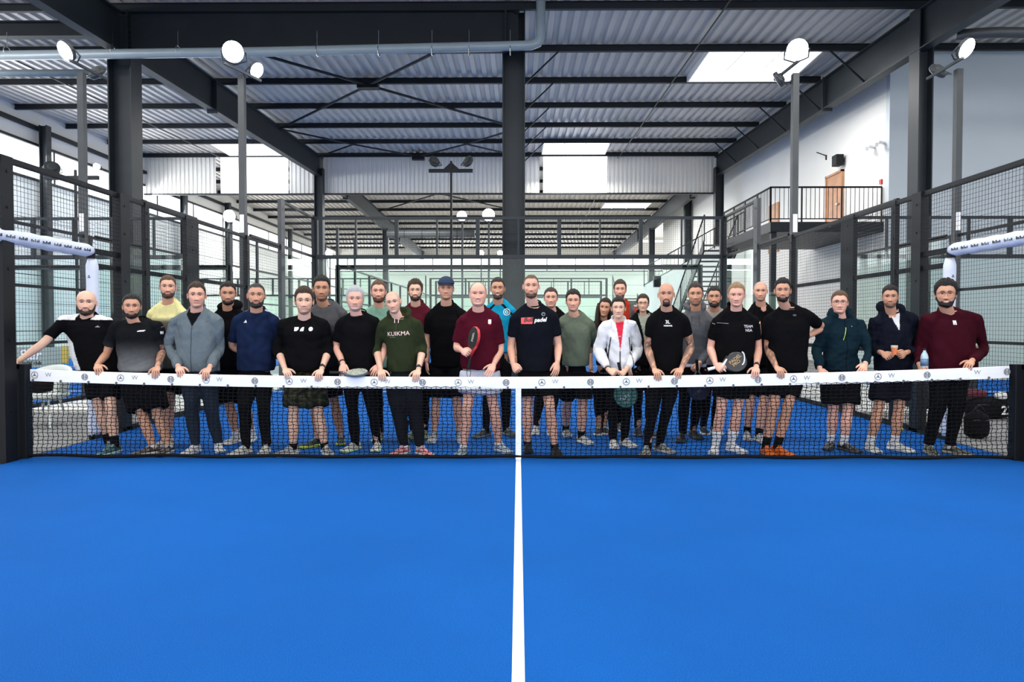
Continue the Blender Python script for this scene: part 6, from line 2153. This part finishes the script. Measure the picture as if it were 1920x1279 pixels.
CARB = mat('black_carbon_face', (.010, .010, .011), .35, 0, 30, .2)
REDM = mat('red_racket_frame', (.50, .02, .02), .35, 0, 20, .05)
PALEM = mat('pale_patterned_face', (.36, .37, .31), .4, 0, 45, .55)
BLUEG = mat('blue_grey_frame', (.06, .10, .13), .4, 0, 20, .2)
DARKTEAL = mat('dark_teal_frame', (.006, .035, .032), .4, 0, 20, .2)
DNAVY = mat('dark_navy_face', (.006, .008, .028), .4, 0, 20, .3)
racket('black and red racket held upright by the man in maroon and white shorts', W(889, 634, 6.90), (.19, -.05, 1), (-.86, -.50, .1), CARB, REDM, M['black'], .88,
       marks=[('FEEL', .0, .01, .050, 90)], mark_m=mat('cream_print', (.55, .52, .42), .5, 0, 20, .05))
racket('grey-green patterned racket lying flat on the net tape', Vector((W(669, 700, 6.86).x, 6.88, ztop(W(669, 700, 6.86).x) + .034)), (1, -.10, .0), (.0, -.30, 1), PALEM, BLUEG, M['black'], .80, loop=False)
racket('dark teal racket hanging head down from the hands of the woman in white', W(1173, 741, 7.10), (.22, 0, -1), (-.12, -1, 0), TEALP, DARKTEAL, M['black'], .98,
       marks=[('PLAY', .01, .02, .05, 198), ('- - - -', 0, -.03, .06, 198), ('/ / /', 0, .07, .04, 198)], mark_m=PRINTG, loop=False)
racket('dark navy racket hanging low between the tattooed man and the blond man', W(1310, 730, 7.62), (.1, .1, -1), (-.12, -1, 0), DNAVY, CARB, M['black'], .95,
       marks=[('PRO', .0, .02, .05, 215), ('- - -', 0, -.04, .05, 215)], mark_m=mat('slate_print', (.08, .09, .12), .5, 0, 20, .05), loop=False)
racket('black racket with gold letters and white throat held by the blond man', W(1380, 679, 6.93), (1, -.1, .28), (.25, -1, .25), CARB, CARB, M['whiteplastic'], .80,
       marks=[('PRO', .012, .0, .046, 90 + 24), ('PADEL', -.030, -.002, .048, 90 + 24)], mark_m=PRINTY, loop=False)
# white bumper arc and white throat of that racket are parts
r_ = [o for o in COL.objects if o.get('label', '').startswith('black racket with gold')][0]
c0 = W(1380, 679, 6.93)
pts = [W(1391 + 5 * math.sin(t), 672 + 12 * math.cos(t) * -1, 6.905) for t in [i * math.pi / 8 for i in range(9)]]
rel(MB().tube(pts, .007, 6).build('bumper_guard', M['whiteplastic'], r_), r_)
rel(MB().tube([W(1352, 688, 6.91), W(1357, 683, 6.91), W(1363, 673, 6.905)], [.010, .014, .006], 8).tube([W(1352, 688, 6.91), W(1356, 691, 6.91), W(1361, 697, 6.905)], [.010, .014, .006], 8).build('white_throat', M['whiteplastic'], r_, smooth=True), r_)

# orange cup between the hands of the padded jacket
P = W(1677, 656, 7.02)
c = empty('cup', tuple(P), 'small orange and cream paper cup held in both hands of the padded-jacket man', 'cup')
def lathe(b, c, prof, n=16):
    vs, fs = [], []
    for (r, z) in prof:
        for k in range(n):
            a = 2 * math.pi * k / n
            vs.append((c[0] + r * math.cos(a), c[1] + r * math.sin(a), c[2] + z))
    for i in range(len(prof) - 1):
        for k in range(n):
            fs.append((i * n + k, i * n + (k + 1) % n, (i + 1) * n + (k + 1) % n, (i + 1) * n + k))
    fs += [tuple(range(n - 1, -1, -1)), tuple(range((len(prof) - 1) * n, len(prof) * n))]
    return b.add(vs, fs)
rel(lathe(MB(), P, [(.022, -.05), (.031, .02)]).build('cup_body', mat('orange_card', (.70, .20, .07), .6, 0, 20, .05), c), c)
rel(lathe(MB(), P, [(.0312, .0205), (.033, .036), (.031, .045), (.028, .045)]).build('cup_rim', mat('cream_card', (.62, .50, .36), .6, 0, 20, .05), c), c)
# bottle in the left hand of the maroon sweater
def bottle(P, h, r, label, body_m, cap_m, lab_m=None):
    b = empty('water_bottle', tuple(P), label, 'bottle')
    rel(lathe(MB(), P, [(r * .9, 0), (r, .01), (r, h * .62), (r * .8, h * .74), (r * .38, h * .86), (r * .38, h * .91)], 18).build('bottle_body', body_m, b, smooth=True), b)
    rel(lathe(MB(), P, [(r * .42, h * .91), (r * .42, h)], 14).build('bottle_cap', cap_m, b), b)
    if lab_m:
        rel(lathe(MB(), P, [(r * 1.02, h * .25), (r * 1.02, h * .55)], 18).build('bottle_wrapper', lab_m, b, smooth=True), b)
    return b
CLEAR = mat('pale_clear_plastic', (.42, .55, .60), .15, 0, 12, .25)
bottle(W(1733, 697, 6.99), .24, .036, 'pale blue water bottle held low by the man in the maroon sweater', CLEAR, M['black'], mat('blue_wrapper', (.10, .18, .30), .4, 0, 25, .4))

# strips of floor between the courts: grey rubber in front, white kerb, pale floor beyond
MAT = mat('grey_rubber_matting', (.20, .20, .195), .9, 0, 3, .12)
PALEF = mat('pale_painted_concrete', (.62, .62, .60), .6, 0, 1.2, .06)
for s in (-1, 1):
    a, c_ = sorted((s * 5.06, s * 7.9))
    o = MB().box(a, c_, -3.0, 10.55, -.02, -.006).build('floor_mat', MAT); tag(o, kind='structure')
    o = MB().box(a, c_, 10.68, 18.8, -.02, -.006).build('floor_pale', PALEF); tag(o, kind='structure')
    o = MB().box(a, c_, 10.55, 10.68, -.02, .035).build('kerb', M['white']); tag(o, kind='structure')
    o = MB().box(s * 5.0 - .05, s * 5.0 + .05, -3.0, 6.4, -.01, .045).build('kerb', M['black']); tag(o, kind='structure')

# left gap: white tub chair with a black bag on it, banner beyond
ch = empty('tub_chair', (-6.35, 9.1, 0), 'white moulded tub chair behind the left end of the net', 'chair')
cm_ = mat('white_moulded_plastic', (.62, .66, .62), .4, 0, 3, .04)
def shellseat(cx, cy, rb, z0, z1, zb):
    vs, fs = [], []
    n, k_ = 25, 6
    for lay in (0, 1):
        for i in range(n):
            a = math.pi * (-.12 + 1.24 * i / (n - 1))
            top = zb + (z1 - zb) * max(0, math.sin(a)) ** .8
            for k in range(k_):
                q = k / (k_ - 1)
                r = rb * (.72 + .30 * q ** .6) - lay * .022
                vs.append((cx + r * math.cos(a), cy + r * math.sin(a) * .92, z0 + (top - z0) * q))
    o_ = n * k_
    for i in range(n - 1):
        for k in range(k_ - 1):
            q = (i * k_ + k, (i + 1) * k_ + k, (i + 1) * k_ + k + 1, i * k_ + k + 1)
            fs.append(q); fs.append(tuple(v + o_ for v in q[::-1]))
        fs.append((i * k_ + k_ - 1, (i + 1) * k_ + k_ - 1, o_ + (i + 1) * k_ + k_ - 1, o_ + i * k_ + k_ - 1))
    return MB().add(vs, fs)
rel(shellseat(-6.35, 9.1, .31, .40, .80, .62).build('backrest', cm_, ch, smooth=True), ch)
rel(lathe(MB(), (-6.35, 9.1, 0), [(.20, .36), (.26, .38), (.28, .42), (.26, .45), (.05, .44)], 24).build('seat', cm_, ch, smooth=True), ch)
for a in (45, 135, 225, 315):
    x, y = math.cos(R(a)), math.sin(R(a))
    rel(MB().bar((-6.35 + x * .15, 9.1 + y * .15, .38), (-6.35 + x * .25, 9.1 + y * .25, -.006), .018, 8, .012).build('leg', cm_, ch), ch)
def bag(cx, cy, z0, w, d, h, label, m, name='sports_bag', cat='bag', strap=True, group=None, sq=.8):
    t = empty(name, (cx, cy, z0), label, cat, group)
    vs, fs = [], []
    n, L = 20, 9
    for i in range(L):
        q = i / (L - 1)
        f = (1 - abs(2 * q - 1) ** 3.2) ** .5 * .35 + .65 if 0 < q < 1 else .45
        for k in range(n):
            a = 2 * math.pi * k / n
            ct, st_ = math.cos(a), math.sin(a)
            rx = w / 2 * f * math.copysign(abs(ct) ** sq, ct) * (1 + .04 * math.sin(3 * a + i))
            ry_ = d / 2 * f * math.copysign(abs(st_) ** sq, st_)
            vs.append((cx + rx, cy + ry_, z0 + h * q * (1 + .05 * math.sin(2 * a))))
    for i in range(L - 1):
        for k in range(n):
            fs.append((i * n + k, i * n + (k + 1) % n, (i + 1) * n + (k + 1) % n, (i + 1) * n + k))
    fs += [tuple(range(n - 1, -1, -1)), tuple(range((L - 1) * n, L * n))]
    rel(MB().add(vs, fs).build('bag_body', m, t, smooth=True), t)
    if strap:
        pts = [(cx - w * .25 + w * .5 * i / 8, cy - d * .2, z0 + h * (.98 + .25 * math.sin(math.pi * i / 8))) for i in range(9)]
        rel(MB().tube(pts, .010, 6).build('carry_strap', M['black'], t, smooth=True), t)
        rel(MB().tube([(cx - w * .4 + w * .8 * i / 8, cy - d * .47, z0 + h * (.70 + .02 * math.sin(i))) for i in range(9)], .004, 5).build('zip', M['pole'], t), t)
    return t
BAGM = mat('black_nylon', (.005, .005, .006), .8, 0, 12, .2, .2, 25, spec=.1)
bag(-6.35, 9.0, .45, .30, .24, .17, 'small black bag on the seat of the white tub chair', BAGM, strap=False)
bn = empty('banner', (-11.9, 16.7, .3), 'pale sponsor banner with white script and a yellow end strip, beyond the left fence', 'banner')
rel(MB().box(-12.9, -11.25, 16.72, 16.75, .30, .80).build('banner_sheet', mat('sage_vinyl', (.30, .36, .31), .6, 0, 3, .08), bn), bn)
rel(MB().box(-11.25, -11.10, 16.71, 16.75, .40, .82).build('yellow_strip', mat('yellow_vinyl', (.55, .40, .06), .6, 0, 3, .05), bn), bn)
me = text_mesh('Star', .34, .004, .25, .001)
o = link('lettering', me, PRINTW, bn); o.rotation_euler = (R(90), 0, 0); o.location = (-.15, .012, .30)
me = text_mesh('padel club', .12, .002, 0, .001)
o = link('lettering', me, PRINTK, bn); o.rotation_euler = (R(90), 0, 0); o.location = (-.10, .012, .11)

# right gap: counter with oak top, bags, jacket, towel, bottle, ball, backpack
ct = empty('counter', (6.9, 11.3, 0), 'black counter with an oak top beyond the right end of the net', 'counter')
rel(MB().box(6.42, 7.30, 10.9, 11.5, -.006, .98).build('counter_body', M['black'], ct, bevel=.006), ct)
rel(MB().box(6.36, 7.36, 10.84, 11.56, .98, 1.02).build('counter_top', mat('oak_top', (.36, .24, .13), .5, 0, 4, .2), ct, bevel=.004), ct)
for k in range(3):
    rel(MB().box(6.46 + k * .28, 6.72 + k * .28, 10.885, 10.90, .06, .94).build('counter_door', M['steel2'], ct), ct)
bag(6.80, 9.95, -.006, .62, .34, .30, 'black sports bag with white marks lying beside the right net post', BAGM)
o = [q for q in COL.objects if q.get('label', '').startswith('black sports bag with white')][0]
me = text_mesh('23', .17, .004, 0, .002); l_ = link('lettering', me, PRINTW, o); l_.rotation_euler = (R(90), 0, 0); l_.location = (.16, -.185, .13)
bag(7.45, 10.1, -.006, .55, .32, .42, 'large black racket bag leaning behind the smaller bags at right', BAGM)
bag(6.62, 9.98, .30, .34, .26, .11, 'crumpled maroon jacket thrown over the black sports bag', mat('maroon_cloth', (.10, .012, .025), .9, 0, 18, .2, .5, 20), name='folded_jacket', cat='jacket', strap=False)
bag(6.93, 9.86, .28, .16, .14, .10, 'white towel on the black sports bag', mat('white_terry', (.65, .65, .65), .95, 0, 40, .1, .6, 60), name='towel', cat='towel', strap=False)
bottle(Vector((7.02, 9.62, -.006)), .31, .045, 'clear plastic bottle standing on the floor before the bags', CLEAR, M['whiteplastic'])
bag(5.48, 8.20, -.006, .26, .22, .32, 'small black backpack standing by the right padded post', BAGM, name='backpack')
b_ = MB()
bc = Vector((4.80, 8.60, .033))
vs, fs = [], []
for i in range(9):
    for k in range(14):
        ph = math.pi * i / 8; a = 2 * math.pi * k / 14
        vs.append(bc + Vector((math.sin(ph) * math.cos(a), math.sin(ph) * math.sin(a), math.cos(ph))) * .033)
for i in range(8):
    for k in range(14):
        fs.append((i * 14 + k, i * 14 + (k + 1) % 14, (i + 1) * 14 + (k + 1) % 14, (i + 1) * 14 + k))
tag(b_.add(vs, fs).build('padel_ball', mat('yellow_felt', (.55, .62, .12), .95, 0, 60, .1), smooth=True), 'yellow ball at the foot of the right side fence', 'ball')

# ---- windows and panels of the mezzanine level at the far left of the hall
def duct(p, q, r, label):
    t = empty('air_duct', tuple((Vector(p) + Vector(q)) / 2), label, 'duct')
    rel(MB().bar(p, q, r, 14).build('duct_run', M['pole'], t), t)
    for k in range(1, 5):
        c = Vector(p).lerp(Vector(q), k / 5); d = (Vector(q) - Vector(p)).normalized() * .03
        rel(MB().bar(c - d, c + d, r * 1.08, 14).build('duct_flange', M['steel2'], t), t)
duct((-9, 47, 7.6), (-3, 47, 7.6), .28, 'grey air duct under the far roof, left of the central column')
